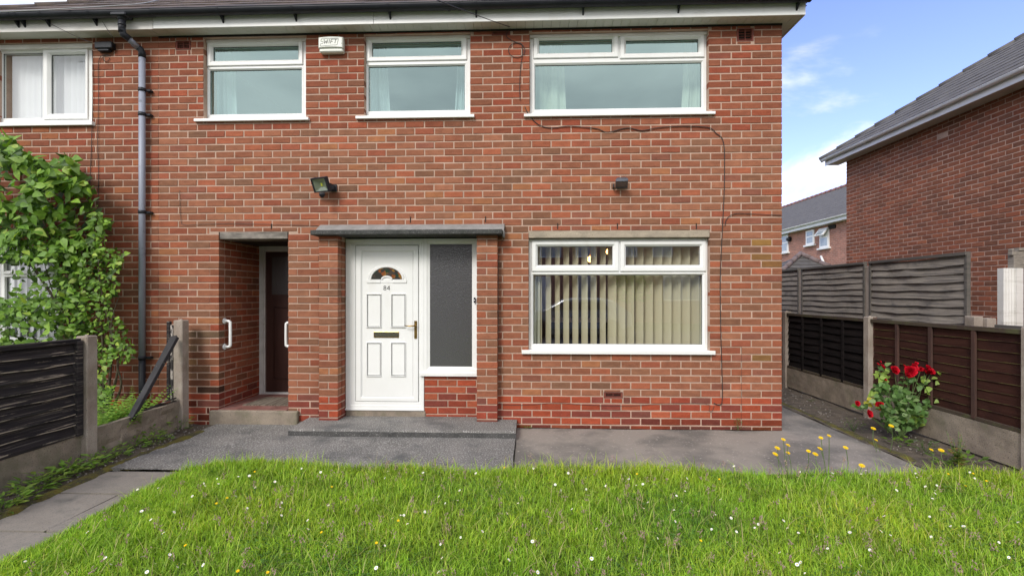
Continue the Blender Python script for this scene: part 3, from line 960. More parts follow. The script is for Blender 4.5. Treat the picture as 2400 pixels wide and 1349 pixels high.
gl.build('fanlight_pane', M['stained'], fdoor)
mo = MB()
def arc_mould(r0x, r0z, r1x, r1z, z0_, h=.010):
    rs = []
    for t, hh in ((0, 0), (.2, h), (.8, h), (1, 0)):
        rs.append(arc(cxg, z0_, r0x * (1 - t) + r1x * t, r0z * (1 - t) + r1z * t, YP - hh, 28))
    mo.loops(rs, False, 0, False)
arc_mould(rg + .001, hz_ + .001, rg + .026, hz_ + .026, zg0, .012)
arc_mould(rg + .030, hz_ + .030, (X(954, YP) - X(861, YP)) / 2, Zh(906, 617, YP) - zg0, zg0 - .012, .007)
r_i = (X(920, YP) - X(892.5, YP)) / 2; h_i = Zh(906, 645.5, YP) - zg0
arc_mould(r_i, h_i, r_i - .022, h_i - .022, zg0, .012)
for sx in (-1, 1):
    mo.box(cxg + sx * (r_i - .0), cxg + sx * (X(953.5, YP) - cxg), YP - .010, YP, Zh(906, 663, YP), zg0 - .001, 0, .003)
mo.box(cxg - r_i, cxg + r_i, YP - .0045, YP, Zh(906, 663, YP) + .001, zg0 - .002)
mo.build('fanlight_moulding', M['upvc'], fdoor)
for (l, r, t, b) in ((858.7, 895, 687.5, 768), (916, 952, 687.5, 768), (858.7, 894.5, 801, 882), (915.5, 952, 801, 882)):
    q = dr(l, r, t, b, YP)
    k = .022
    MB().frame(q, (q[0] + k, q[1] - k, q[2] + k, q[3] - k), [(0, YP), (.22, YP - .013), (.42, YP - .013), (.62, YP + .004), (.99, YP - .004), (1, YP - .004), (1, YP)]).build('moulded_panel', M['upvc'], fdoor)
lb = dr(876.4, 935, 776.5, 790.5, YP)
o = MB().frame(lb, (lb[0] + .008, lb[1] - .008, lb[2] + .008, lb[3] - .008), [(0, YP), (0, YP - .008), (.6, YP - .010), (1, YP - .006), (1, YP)]).build('letterplate', M['brass'], fdoor)
MB().box(lb[0] + .008, lb[1] - .008, YP - .006, YP - .001, lb[2] + .008, lb[3] - .008, 0, .001).build('letter_flap', M['chrome'], fdoor)
hp = dr(971, 977.5, 751.5, 793, YD)
MB().box(hp[0], hp[1], YD - .008, YD + .003, hp[2], hp[3], 0, .003).build('handle_plate', M['brass'], fdoor)
hzv = Zh(970, 762.5, YD)
hx = (hp[0] + hp[1]) / 2
MB().tube([(hx, YD - .004, hzv), (hx, YD - .035, hzv), (hx - .012, YD - .042, hzv), (hx - .07, YD - .042, hzv - .004), (X(950, YD), YD - .038, hzv + .003)], [.009, .009, .009, .007, .005], 10).build('handle', M['brass'], fdoor)
# 84 as raised strokes
def stroke(mb, pts, w, y0, y1, fn):
    P = [fn(*p) for p in pts]
    for i in range(len(P) - 1):
        a, b = P[i], P[i + 1]
        mb.obox((a[0], (y0 + y1) / 2, a[1]), (b[0], (y0 + y1) / 2, b[1]), w, abs(y1 - y0), (-(b[1] - a[1]), 0, (b[0] - a[0])) if True else None)
nb_ = MB()
fn = lambda u, v: (X(899 + u * 14.8, YP), Zh(906, 679.3 - v * 9.8, YP))
oct_ = lambda cx_, cz, rx, rz: [(cx_ + rx * math.cos(a * PI / 6), cz + rz * math.sin(a * PI / 6)) for a in range(13)]
stroke(nb_, oct_(.21, .25, .19, .25), .005, YP - .004, YP, fn)
stroke(nb_, oct_(.21, .75, .16, .24), .005, YP - .004, YP, fn)
stroke(nb_, [(.9, 0), (.9, 1), (.56, .3), (1.0, .3)], .005, YP - .004, YP, fn)
nb_.build('house_number', M['ink'], fdoor)
# threshold stone under the frame
MB().box(R_fr[0] - .0, R_fr[1] + .02, YD + .0, .3, .06, Zh(900, 961, YD) - .001, 0, .01).build('threshold_stone', M['conc'], house)
# side light
sl_r = dr(993.5, 1117, 559.5, 872.5); sl_r = (R_fr[1] - .0, xrj, sl_r[2], R_fr[3])
sg = dr(1007, 1106, 571.5, 859)
slw = MB().frame(sl_r, sg, [(0, YD + .07), (0, YD + .001), (.5, YD + .001), (.55, YD + .006), (1, YD + .016), (1, YD + .07)]).build('side_light', M['upvc'], house)
MB().box(sg[0] - .004, sg[1] + .004, YD + .02, YD + .03, sg[2] - .004, sg[3] + .004).build('pane', M['obscure'], slw)
sq = dr(984, 1117, 873, 881.5, YD - .02)
MB().box(sq[0], xrj, YD - .03, YD + .06, sq[2], sl_r[2] - .001, 0, .004).build('sill', M['upvc'], slw)

# ------- windows
def window(parent, op, panes, sill, Y=YW, glass='glass', pelmet=None, gl_depth=.028):
    """op opening rect at the wall face; panes: (rect, opener, outer rect)"""
    x0, x1, z0, z1 = op
    zs = sill[2]
    holes = [p[0] for p in panes]
    out = (x0 + .004, x1 - .004, zs, z1 - .004)
    fb = MB()
    # big frame with holes for every pane, each edged by a sloped bead
    hol = []
    for r, opn, orr in panes: hol.append(orr)
    grid_plate(out, hol, Y, Y + .06, fb)
    fo = fb.build('window', M['upvc'], parent)
    for r, opn, orr in panes:
        if opn:
            MB().frame((orr[0] + .003, orr[1] - .003, orr[2] + .003, orr[3] - .003), r,
                       [(0, Y + .05), (0, Y - .010), (.10, Y - .016), (.62, Y - .016), (.70, Y - .012), (1, Y + .008), (1, Y + .05)]).build('sash', M['upvc'], fo)
            MB().frame(orr, (orr[0] + .003, orr[1] - .003, orr[2] + .003, orr[3] - .003), [(0, Y + .05), (0, Y + .006), (1, Y + .006), (1, Y + .05)]).build('gasket', M['gasket'], fo)
        else:
            MB().frame(orr, r, [(0, Y + .05), (0, Y + .0005), (.2, Y - .002), (.5, Y - .002), (1, Y + .014), (1, Y + .05)]).build('bead', M['upvc'], fo)
        k = .0035
        MB().frame((r[0] - .001, r[1] + .001, r[2] - .001, r[3] + .001), (r[0] + k, r[1] - k, r[2] + k, r[3] - k), [(0, Y + gl_depth), (0, Y + gl_depth - .008), (1, Y + gl_depth - .006), (1, Y + gl_depth)]).build('gasket', M['gasket'], fo)
        MB().add([(r[0] - .004, Y + gl_depth, r[2] - .004), (r[1] + .004, Y + gl_depth, r[2] - .004), (r[1] + .004, Y + gl_depth, r[3] + .004), (r[0] - .004, Y + gl_depth, r[3] + .004)], [(0, 1, 2, 3)]).build('pane', M[glass], fo, fix=False)
    sx0, sx1, szb, szt = sill[0], sill[1], sill[3], sill[2]
    poly = [(Y + .05, szb + .004), (-.035, szb), (-.038, szb + .002), (-.038, szt - .010), (-.034, szt - .004), (Y + .05, szt - .0005)]
    MB().prism(poly, 0, sx0, sx1).build('sill', M['upvc'], fo)
    return fo
def pn_(l, r, t, b, ol, orr_, ot, ob, opn, Y=YW):
    return (wrect(l, r, t, b, Y), opn, wrect(ol, orr_, ot, ob, Y))
def sill_(l, r, t, b):      # drawn at the nose, 38 mm proud
    Y = -.038
    return (X(l, Y), X(r, Y), Zh((l + r) / 2, t, Y), Zh((l + r) / 2, b, Y))
w1 = window(house, O1, [pn_(498.5, 698.5, 108, 141, 486, 711, 96, 155, True), pn_(490.7, 706, 163, 266.5, 485, 712, 158, 272, False)], sill_(454, 722, 275, 282.5))
w2 = window(house, O2, [pn_(871.5, 1081, 97.7, 131, 858, 1095, 86, 144, True), pn_(863, 1089, 154, 258.5, 857, 1095, 148.5, 264.5, False)], sill_(833, 1111, 268.5, 276))
w3 = window(house, O3, [pn_(1263.5, 1435, 92.7, 123.5, 1250, 1449, 79.5, 137.5, True), pn_(1467, 1637.5, 92.7, 123.5, 1452.5, 1651, 79.5, 137.5, True),
                        pn_(1254, 1644.7, 149, 253.5, 1249, 1651, 142, 259, False)], sill_(1228, 1677, 262.5, 270))
w4 = window(house, O4[:3] + (Zh(1450, 557.5),), [pn_(1260, 1436, 577, 621, 1246, 1450.5, 564, 636.5, True), pn_(1467, 1641, 577, 621, 1453, 1655, 564, 636.5, True),
                        pn_(1250, 1647, 644, 806.5, 1243, 1655, 639, 814, False)], sill_(1223, 1677, 820.5, 830), glass='glass_low')
MB().box(O4[0] + .002, O4[1] - .002, .002, .2, Zh(1450, 556.5), O4[3] - .001, 0, .004).build('window_lintel', M['stone'], house)
for op in (O1, O2, O3):
    MB().box(op[0] + .003, op[1] - .003, .045, .16, op[3] - .036, op[3] - .003, 0, .002).build('head_trim', M['upvc_dirty'], house)

# ------- rooms behind the glass
def room(parent, x0, x1, y1, z0, z1, wallm, floorm, openings, ceilm=None, rear=None):
    t = .06; y0 = .26
    mb = MB()
    mb.box(x0 - t, x0, y0, y1, z0, z1).box(x1, x1 + t, y0, y1, z0, z1)
    if rear: grid_plate((x0, x1, z0, z1), [rear], y1, y1 + t, mb)
    else: mb.box(x0, x1, y1, y1 + t, z0, z1)
    grid_plate((x0, x1, z0, z1), openings, y0, y0 + .02, mb)
    r = mb.build('room', wallm, parent)
    MB().box(x0 - t, x1 + t, y0, y1 + t, z0 - t, z0).build('room_floor', floorm, r)
    MB().box(x0 - t, x1 + t, y0, y1 + t, z1, z1 + t).build('room_ceiling', ceilm or wallm, r)
room(house, O1[0] - .35, O1[1] + .22, 3.2, 2.5, 4.72, M['room'], M['room_floor'], [O1])
room(house, O1[1] + .34, O2[1] + .3, 3.4, 2.5, 4.72, M['room'], M['room_floor'], [O2])
room(house, O2[1] + .42, XR - .28, 3.6, 2.5, 4.72, M['room'], M['room_floor'], [O3])
room(house, OD[1] + .3, XR - .28, 5.0, .12, 2.36, M['room_l'], M['room_floor'], [O4], M['room'])
sbx0, sbx1 = at(1285, 700, 3.2).x, at(1440, 700, 3.2).x
sb = thing('sideboard', 'dark brown sideboard with a pale top behind the vertical blind', 'sideboard', ((sbx0 + sbx1) / 2, 3.4, .12))
zt_ = at(1360, 746, 3.2).z
MB().box(sbx0, sbx1, 3.2, 3.65, .12, zt_ - .07, 0, .006).build('cabinet', M['leadbrown'], sb)
MB().box(sbx0 - .03, sbx1 + .03, 3.17, 3.68, zt_ - .069, zt_, 0, .006).build('top', M['upvc_dirty'], sb)
# rear and inner walls so that the house is closed
MB().box(XB + .01, XR - .26, 7.15, 7.4, -.1, TOPZ).build('rear_wall', M['farbrick'], house)
MB().box(XB + .3, OD[1] + .2, 3.8, 3.9, -.05, TOPZ).build('inner_wall', M['dark'], house)

# ------- eaves: soffit, fascia, gutter, roof
ZS = TOPZ; OH = .165; ZFt = ZS + .17
def eaves(parent, x0, x1, soff_in, right_end=False, name_m='upvc'):
    # soffit boards, each a piece
    n = int(round((x1 - x0) / .10))
    for i in range(n):
        a = x0 + (x1 - x0) * i / n; b = x0 + (x1 - x0) * (i + 1) / n
        if proj((a, -.08, ZS)) and -60 < proj((a, -.08, ZS))[0] < 2400:
            MB().box(a + .0015, b - .0015, -OH + .004, soff_in, ZS - .004, ZS + .012, 0, .0015).build('soffit_board', M['soffit'], parent)
fasc_x1 = XR + .15
eaves(house, X(376), fasc_x1, .004)
f = MB()
xj = [X(360, -OH), X(876, -OH), fasc_x1 + .016]
for i in range(len(xj) - 1):
    f.box(xj[i] + .0015, xj[i + 1] - .0015, -OH - .012, -OH + .003, ZS - .012, ZFt, 0, .003)
f.box(fasc_x1 + .001, fasc_x1 + .016, -OH + .004, 7.5, ZS - .012, ZFt, 0, .002)
f.build('fascia', M['upvc'], house)
MB().box(XR + .002, fasc_x1, .006, 7.5, ZS - .002, ZS + .012).build('side_soffit', M['soffit'], house)
MB().box(XB, XR + .0, -.006, .2, ZS - .026, ZS - .005).build('eaves_gap_shade', M['dark'], house)  # dark strip painted in for the shadowed gap under the soffit

def gutter(parent, x0, x1, y, zc, r, mat):
    mb = MB(); rings = []
    for xx in (x0, x1):
        o_ = [(xx, y + r * math.cos(a), zc + r * math.sin(a)) for a in np.linspace(PI, 2 * PI, 13)]
        i_ = [(xx, y + (r - .004) * math.cos(a), zc + (r - .004) * math.sin(a)) for a in np.linspace(2 * PI, PI, 13)]
        rings.append(o_ + i_)
    mb.loops(rings, True, 0, True)
    mb.tube([(x0, y - r + .002, zc), (x1, y - r + .002, zc)], .005, 6)
    return mb.build('gutter', mat, parent)
GY, GZ, GR = -.245, 4.785, .058
def gbrackets(parent, gp, pxs):
    for p in pxs:
        x = X(p, GY)
        mb = MB()
        pts = [(y_, z_) for y_, z_ in [(GY - GR - .004, GZ + .004)] + [(GY + (GR + .003) * math.cos(a), GZ + (GR + .003) * math.sin(a)) for a in np.linspace(PI, 1.75 * PI, 9)] + [(-OH - .013, GZ - .10), (-OH - .013, GZ - .03), (GY + GR + .006, GZ)]]
        mb.prism(pts[:], 0, x - .012, x + .012) if False else None
        o_ = [(GY + (GR + .005) * math.cos(a), GZ + (GR + .005) * math.sin(a)) for a in np.linspace(PI, 2 * PI, 13)]
        i_ = [(GY + (GR + .0005) * math.cos(a), GZ + (GR + .0005) * math.sin(a)) for a in np.linspace(2 * PI, PI, 13)]
        mb.loops([[(x - .012, y_, z_) for y_, z_ in o_ + i_], [(x + .012, y_, z_) for y_, z_ in o_ + i_]])
        mb.prism([(-OH - .013, GZ - .115), (-OH - .013, GZ), (GY + .03, GZ - .052), (GY + .012, GZ - .062)], 0, x - .009, x + .009)
        mb.build('bracket', M['black_pl'], gp)
gp = gutter(house, X(360, GY), fasc_x1 + .03, GY, GZ, GR, M['black_pl'])
gbrackets(house, gp, [515, 688, 911, 1115, 1368, 1594, 1875])
gu = MB()
for p in (1052, 1076):
    x = X(p, GY)
    gu.loops([[(x + dx, GY + (GR + .006) * math.cos(a), GZ + (GR + .006) * math.sin(a)) for a in np.linspace(PI, 2 * PI, 13)] for dx in (-.012, .012)], False)
gu.build('gutter_union', M['black_pl'], gp)

def roof_tiles(parent, planes, nmax, mat, hipmat=None):
    """planes: (origin at eave, u, v up-slope, n, length, rows, left_hip, right_hip)"""
    items = []
    TWD, GA, TL, TH = .30, .27, .33, .022
    for (o, u, v, n, L, rows, lh, rh) in planes:
        o = Vector(o); u = Vector(u).normalized(); v = Vector(v).normalized(); n = Vector(n).normalized()
        vh = Vector((v.x, v.y, 0)).length
        for r in range(rows):
            s0 = r * GA * vh; 
            a = (s0 + .19) * lh; b = L - (s0 + .19) * rh
            if b - a < .1: break
            off = 0 if r % 2 else TWD / 2
            x = off - TWD
            while x < b:
                q0, q1 = max(x, a), min(x + TWD, b)
                if q1 - q0 > .05:
                    c = o + u * ((q0 + q1) / 2) + v * (r * GA + TL / 2 - .03) + n * (.012)
                    items.append((c, u, v, n, (q1 - q0) / 2 - .0015, TL / 2, TH / 2, random.uniform(-.003, .003)))
                x += TWD
    sc = []
    for i, it in enumerate(items):
        c, u, v, n, hw, hl, hh, j = it
        p = proj(c)
        q = -1
        if p and -5 < p[0] < 2405 and -12 < p[1] < 1349:
            e = [proj(c + u * (hw * a) + v * (hl * b)) for a, b in ((-1, -1), (1, -1), (1, 1), (-1, 1))]
            if all(e):
                q = abs(sum(e[k][0] * e[(k + 1) % 4][1] - e[(k + 1) % 4][0] * e[k][1] for k in range(4))) / 2
                q = max(q, .5)
        sc.append((q, i))
    sc.sort(reverse=True)
    ch = [i for q, i in sc[:nmax] if q > 0]; cs = set(ch); base = None; off = wloc(parent)
    tilt = math.radians(2.2)
    def R(u, v, n):
        return Matrix(((u.x, v.x, n.x), (u.y, v.y, n.y), (u.z, v.z, n.z))) @ Matrix.Rotation(-tilt, 3, 'X')
    for i in ch:
        c, u, v, n, hw, hl, hh, j = items[i]
        if base is None:
            V, Fc = chamfer(.15, TL / 2, TH / 2, .003)
            base = bpy.data.meshes.new('roof_tile'); base.from_pydata(V.tolist(), [], Fc); base.materials.append(mat)
        o = bpy.data.objects.new('roof_tile', base); COL.objects.link(o); o.parent = parent
        o.matrix_local = Matrix.Translation(c + n * j - off) @ R(u, v, n).to_4x4() @ Matrix.Diagonal((hw / .15, 1, 1, 1))
    rest = [it for i, it in enumerate(items) if i not in cs]
    if rest:
        VS = []
        for c, u, v, n, hw, hl, hh, j in rest:
            V, Fc = chamfer(hw, hl, hh, .003)
            m = np.array(R(u, v, n))
            VS.append(V @ m.T + np.array(c + n * j - off))
        VS = np.concatenate(VS)
        faces = [tuple(i * 24 + k for k in f_) for i in range(len(rest)) for f_ in Fc]
        o = put_mass('roof_tiling', VS, faces, None, mat, parent); o['kind'] = 'stuff'

TH_ = math.radians(37); ct, st_ = math.cos(TH_), math.sin(TH_)
ROY, ROZ = -OH - .05, 4.815
RX1 = XR + OH + .06; RX0 = XL + .27
RUN = 3.8
# under-roof solids
def hip_prism(x0, x1, lhip, rhip, y0, y1, z0, run):
    h = run * math.tan(TH_)
    xa = x0 + (run if lhip else 0); xb_ = x1 - (run if rhip else 0)
    ym = (y0 + y1) / 2
    vs = [(x0, y0, z0), (x1, y0, z0), (x1, y1, z0), (x0, y1, z0), (xa, ym, z0 + h), (xb_, ym, z0 + h)]
    return vs, [(0, 1, 5, 4), (1, 2, 5), (2, 3, 4, 5), (3, 0, 4), (3, 2, 1, 0)]
rf = MB(); rf.add(*hip_prism(XB, RX1, False, True, ROY + .02, ROY + .02 + 2 * RUN, ROZ - .01, RUN))
roof = rf.build('roof', M['roof'], house)
roof_tiles(roof, [((XB, ROY, ROZ), (1, 0, 0), (0, ct, st_), (0, -st_, ct), RX1 - XB, 16, 0, 1),
                  ((RX1, ROY, ROZ), (0, 1, 0), (-ct, 0, st_), (st_, 0, ct), 2 * RUN, 16, 1, 1)], 300, M['roof'])
hp_ = MB()
for i in range(14):
    a = Vector((RX1 + .03, ROY - .03, ROZ + .03)) + Vector((-1, 1, math.tan(TH_))) * (i * .27); b = a + Vector((-1, 1, math.tan(TH_))) * .29
    hp_.tube([a, b], [.085, .075], 8)
hp_.build('hip_tiles', M['roof'], roof)

# ------- weep slots over the lintels
for px__, py_ in ((636, 531), (962, 515), (1138, 514), (1307, 530), (1447, 530), (1632, 530)):
    q = at(px__, py_, 0)
    MB().box(q.x - .005, q.x + .005, -.0035, .02, q.z - .034, q.z + .034).build('weep_hole', M['dark'], house)
# ------- air bricks
for i, vb in enumerate(VB):
    m = MB().frame((vb[0] + .004, vb[1] - .004, vb[2] + .004, vb[3] - .004), (vb[0] + .022, vb[1] - .022, vb[2] + .016, vb[3] - .014), [(0, .1), (0, -.001), (1, .002), (1, .1)])
    v = m.build('air_brick', M['vent_red'], house)
    nl = 2 if (vb[3] - vb[2]) < .09 else 4
    lm = MB()
    for k in range(nl):
        z = vb[2] + .016 + (vb[3] - vb[2] - .03) * (k + .5) / nl
        lm.obox((vb[0] + .02, .014, z), (vb[1] - .02, .014, z), .011, .004, (0, -.8, .5))
    lm.box((vb[0] + vb[1]) / 2 - .003, (vb[0] + vb[1]) / 2 + .003, .004, .02, vb[2] + .01, vb[3] - .01)
    lm.build('vent_louvre', M['vent_red'], v)
    MB().box(vb[0] + .01, vb[1] - .01, .04, .06, vb[2] + .01, vb[3] - .01).build('vent_back', M['dark'], v)

# ================================================================== ATTACHED NEIGHBOUR HOUSE
nh = thing('attached_house', 'adjoining red brick house behind the climbing shrub and grey downpipe', 'house', (-4.5, 0, 0))
O0 = (X(-12), X(215.5), Zh(100, 292), Zh(100, 100)); O5 = (X(-70), X(136), Zh(60, 803), Zh(60, 575))
nwall = grid_plate((XL, XB - .001, -.1, TOPZ), [O0, O5], .0045, .25).build('front_wall', M['mortar'], nh)
W3 = Wall()
def tone_n(c, t):
    p = proj(c); t = (t[0] * .9, t[1] * .78, t[2] * .76)
    return t
W3.lay((XL, 0, 0), (1, 0, 0), (0, -1, 0), XB - .001 - XL, -.05, TOPZ, [(h[0] - XL, h[1] - XL, h[2], h[3]) for h in (O0, O5)], ph + (XB - XL) % PB if True else 0, pal_front, tone_n, 0)
W3.finish(nwall, 300, keep=lambda x, y: x > 215 or (y > 300 and x > 170) or (y > 300 and y < 330))
def wr2(l, r, t, b): return wrect(l, r, t, b)
window(nh, O0, [(wrect(4.5, 100, 124, 276), False, wrect(-3, 101.5, 118, 281)), (wrect(118, 200, 127, 266), True, wrect(103, 208.5, 116, 281))], sill_(-20, 215, 284.5, 294), glass='glass_low')
window(nh, O5, [(wrect(-57, 1, 590, 790), False, wrect(-64, 3, 584, 796)), (wrect(13, 128, 650, 790), False, wrect(9, 132, 646, 796)), (wrect(13, 128, 592, 634), True, wrect(9, 132, 584, 643))], sill_(-76, 134, 796, 806), glass='glass_low')
MB().box(O0[0], O0[1], .03, .2, Zh(100, 111), O0[3] - .002, 0, .003).build('head_trim', M['upvc_dirty'], nh)
MB().box(XL - .01, XL + .24, .251, 7.4, -.1, TOPZ).build('side_wall', M['farbrick'], nh)
room(nh, XL + .3, XB - .1, 3, 2.5, 4.72, M['room'], M['room_floor'], [O0])
room(nh, XL + .3, XB - .1, 3.5, .1, 2.4, M['room'], M['room_floor'], [O5])
f = MB(); f.box(XL - .15, X(360, -OH) - .001, -OH - .012, -OH + .003, ZS - .018, ZFt, 0, .003).build('fascia', M['upvc_dirty'], nh)
xx = [XL - .15, X(190), X(376) - .002]
for i in range(2): MB().box(xx[i] + .002, xx[i + 1] - .002, -OH + .004, .004, ZS - .006, ZS + .01).build('soffit_board', M['soffit'], nh)
gp2 = gutter(nh, XL - .2, X(360, GY) - .001, GY, GZ - .004, GR, M['black_pl'])
gbrackets(nh, gp2, [30, 45, 103, 215])
rf = MB(); rf.add(*hip_prism(RX0, XB - .001, True, False, ROY + .02, ROY + .02 + 2 * RUN, ROZ - .01, RUN))
roof2 = rf.build('roof', M['roof'], nh)
roof_tiles(roof2, [((RX0, ROY, ROZ), (1, 0, 0), (0, ct, st_), (0, -st_, ct), XB - RX0, 16, 1, 0),
                   ((RX0, ROY + 2 * RUN, ROZ), (0, -1, 0), (ct, 0, st_), (-st_, 0, ct), 2 * RUN, 16, 1, 1)], 300, M['roof'])
hp_ = MB()
for i in range(14):
    a = Vector((RX0 - .0, ROY - .0, ROZ - .005)) + Vector((1, 1, math.tan(TH_))) * (i * .21); b = a + Vector((1, 1, math.tan(TH_))) * .23
    hp_.tube([a + Vector((0, 0, .012)), b], [.060, .050], 8)
hp_.build('hip_tiles', M['roof'], roof2)
# grey downpipe
px_ = X(333, -.06)
dp = thing('downpipe', 'grey plastic rainwater downpipe with black collars fixed to the brick wall', 'downpipe', (px_, -.06, 0))
gx = X(286, GY)
MB().tube([(gx, GY, GZ - .045), (gx, GY, GZ - .10)], [.05, .038], 14).tube([(gx, GY, GZ - .10), (gx, GY, GZ - .24)], .036, 14).tube([(gx, GY, GZ - .13), (gx, GY, GZ - .16)], .040, 14).build('outlet', M['black_pl'], dp)
MB().box(gx - .09, gx + .09, GY - GR - .006, GY + GR + .002, GZ - GR - .012, GZ - GR + .03, 0, .01).build('outlet_box', M['black_pl'], dp)
zb0 = Zh(333, 124, -.06)
MB().tube([(gx, GY, GZ - .20), (gx + .005, GY + .01, GZ - .25), (gx + .05, GY + .05, GZ - .29)], .037, 14).build('upper_bend', M['black_pl'], dp)
MB().tube([(gx + .03, GY + .03, GZ - .275), (px_ - .03, -.075, zb0 + .05)], .032, 14).build('offset_pipe', M['grey_pl'], dp)
MB().tube([(px_ - .07, -.1, zb0 + .085), (px_ - .012, -.066, zb0 + .035), (px_, -.06, zb0 - .0), (px_, -.06, zb0 - .06)], .037, 14).build('lower_bend', M['black_pl'], dp)
MB().tube([(px_, -.06, zb0 - .05), (px_, -.06, Zh(333, 838, -.06))], .034, 16).build('pipe', M['grey_pl'], dp)
MB().tube([(px_, -.06, Zh(333, 838, -.06)), (px_, -.06, -.02)], .0345, 16).build('lower_pipe', M['black_pl'], dp)
for y_ in (211, 268, 497, 838):
    z = Zh(333, y_, -.06)
    MB().tube([(px_, -.06, z - .02), (px_, -.06, z + .02)], .040, 16).box(px_ + .03, px_ + .09, -.05, .0, z - .012, z + .012, 0, .004).build('pipe_clip', M['black_pl'], dp)

# ================================================================== THINGS FIXED ON THE WALL
def wallpt(px, py, Y=-.012): return at(px, py, Y)
def smooth_pts(P, n=6):
    out = []
    for i in range(len(P) - 1):
        p0 = P[max(i - 1, 0)]; p1 = P[i]; p2 = P[i + 1]; p3 = P[min(i + 2, len(P) - 1)]
        for k in range(n):
            t = k / n
            out.append(.5 * ((2 * p1) + (-p0 + p2) * t + (2 * p0 - 5 * p1 + 4 * p2 - p3) * t * t + (-p0 + 3 * p1 - 3 * p2 + p3) * t ** 3))
    out.append(P[-1]); return out
def cable(px, r, mat, label, Y=-.010, sm=5, group=None):
    P = [wallpt(x, y, Y) for x, y in px]
    P = smooth_pts(P, sm) if sm else P
    o = MB().tube(P, r, 6).build('cable', mat, None, loc=P[0], fix=False)
    return tag(o, label, 'cable', group)
circ = [(1211 + 19 * math.cos(a), 118 + 17 * math.sin(a)) for a in np.linspace(-1.2, 5.4, 14)]
cable([(1196, 66), (1187, 80), (1189, 88), (1205, 98)] + circ + [(1224, 130), (1220, 160), (1218, 205), (1219, 235)], .0035, M['cable'], 'black cable with a round loop hanging beside the widest upper window')
cable([(1230, 250), (1240, 270), (1262, 292), (1290, 300), (1330, 296), (1365, 298), (1400, 302), (1425, 310), (1470, 300), (1505, 306), (1545, 299), (1600, 296), (1660, 299), (1678, 312), (1696, 335), (1698, 420), (1695, 500), (1690, 600), (1688, 680), (1690, 800), (1693, 930), (1686, 948), (1673, 944)], .0045, M['cable'],
      'thick black cable running under the widest upper window and down right of the lower window')
cable([(1699, 530), (1704, 512), (1722, 501), (1760, 501), (1800, 503), (1831, 504)], .0035, M['cable'], 'short black cable running sideways to the right corner of the wall')
cable([(421, 446), (422, 480), (424, 515), (432, 527), (480, 525), (560, 524), (650, 526), (745, 529)], .0022, M['cable_thin'], 'thin dark wire on the brickwork above the side porch')
cable([(1181, 560), (1169, 600), (1168, 760), (1166, 935), (1172, 946), (1230, 948), (1300, 944), (1400, 949), (1480, 950), (1560, 945), (1655, 946), (1662, 960), (1668, 964), (1674, 950)], .0022, M['cable_thin'],
      'thin dark wire dropping beside the right door pier and along the red bricks')
cable([(1690, 812), (1738, 812), (1738, 900), (1737, 1003)], .0016, M['cable_thin'], 'very thin wire dropping to the ground near the right corner', sm=0)
cable([(216, 118), (218, 180), (216, 290), (212, 400), (205, 520)], .0035, M['cable'], 'leftmost of two black wires hanging left of the grey downpipe')
lc = [(249 + 8 * math.cos(a), 136 + 8 * math.sin(a)) for a in np.linspace(0, 5.6, 8)]
cable(lc + [(232, 140), (231, 230), (229, 330), (231, 420), (229, 500)], .003, M['cable'], 'black wire with a small loop, nearer the grey downpipe of the two')
cable([(75, 37), (110, 52), (150, 72), (190, 91), (214, 100)], .003, M['cable'], 'black wire crossing the left fascia from the gutter', Y=-.2, sm=2)
cable([(240, 50), (252, 70), (265, 88)], .003, M['cable'], 'short black wire crossing the fascia beside the gutter outlet', Y=-.2, sm=2)
# wire lying on the roof slope
P = []
for x, y in ((-40, 29), (20, 27), (95, 24), (150, 21), (250, 15), (330, 9), (372, 0), (390, -6)):
    r = _ray(x, y); n_ = Vector((0, -st_, ct)); o_ = Vector((0, ROY, ROZ)) + n_ * .045
    P.append(_cp + r * ((o_ - _cp).dot(n_) / r.dot(n_)))
tag(MB().tube(smooth_pts(P, 4), .006, 6).build('cable', M['cable_grey'], None, loc=P[0], fix=False), 'pale grey cable lying across the left roof tiles', 'cable')
# overhead service wire from the eaves out over the garden
a = at(1196, 64, -.03); b = at(1105, 0, -1.1); d_ = (b - a)
tag(MB().tube([a + d_ * t - Vector((0, 0, .0)) + Vector((0, 0, -.02 * t * (22 - t) * .3)) for t in (0, .5, 1, 2, 4, 8, 14, 22)], .004, 6).build('overhead_wire', M['cable'], None, loc=a, fix=False),
    'black overhead wire running from the eaves towards the street', 'wire')
# junction box
p = at(241, 105, -.04)
j = thing('junction_box', 'black junction box under the eaves beside the neighbour window', 'junction box', (p.x, -.0, p.z))
MB().box(X(221, -.06), X(262, -.06), -.065, -.0, Zh(241, 113, -.06), Zh(241, 97.5, -.06), 0, .008).build('case', M['black_pl'], j)
MB().box(X(230, -.04), X(256, -.04), -.05, -.0, Zh(241, 120, -.04), Zh(241, 113, -.06) - .001, 0, .004).build('cable_gland', M['black_pl'], j)
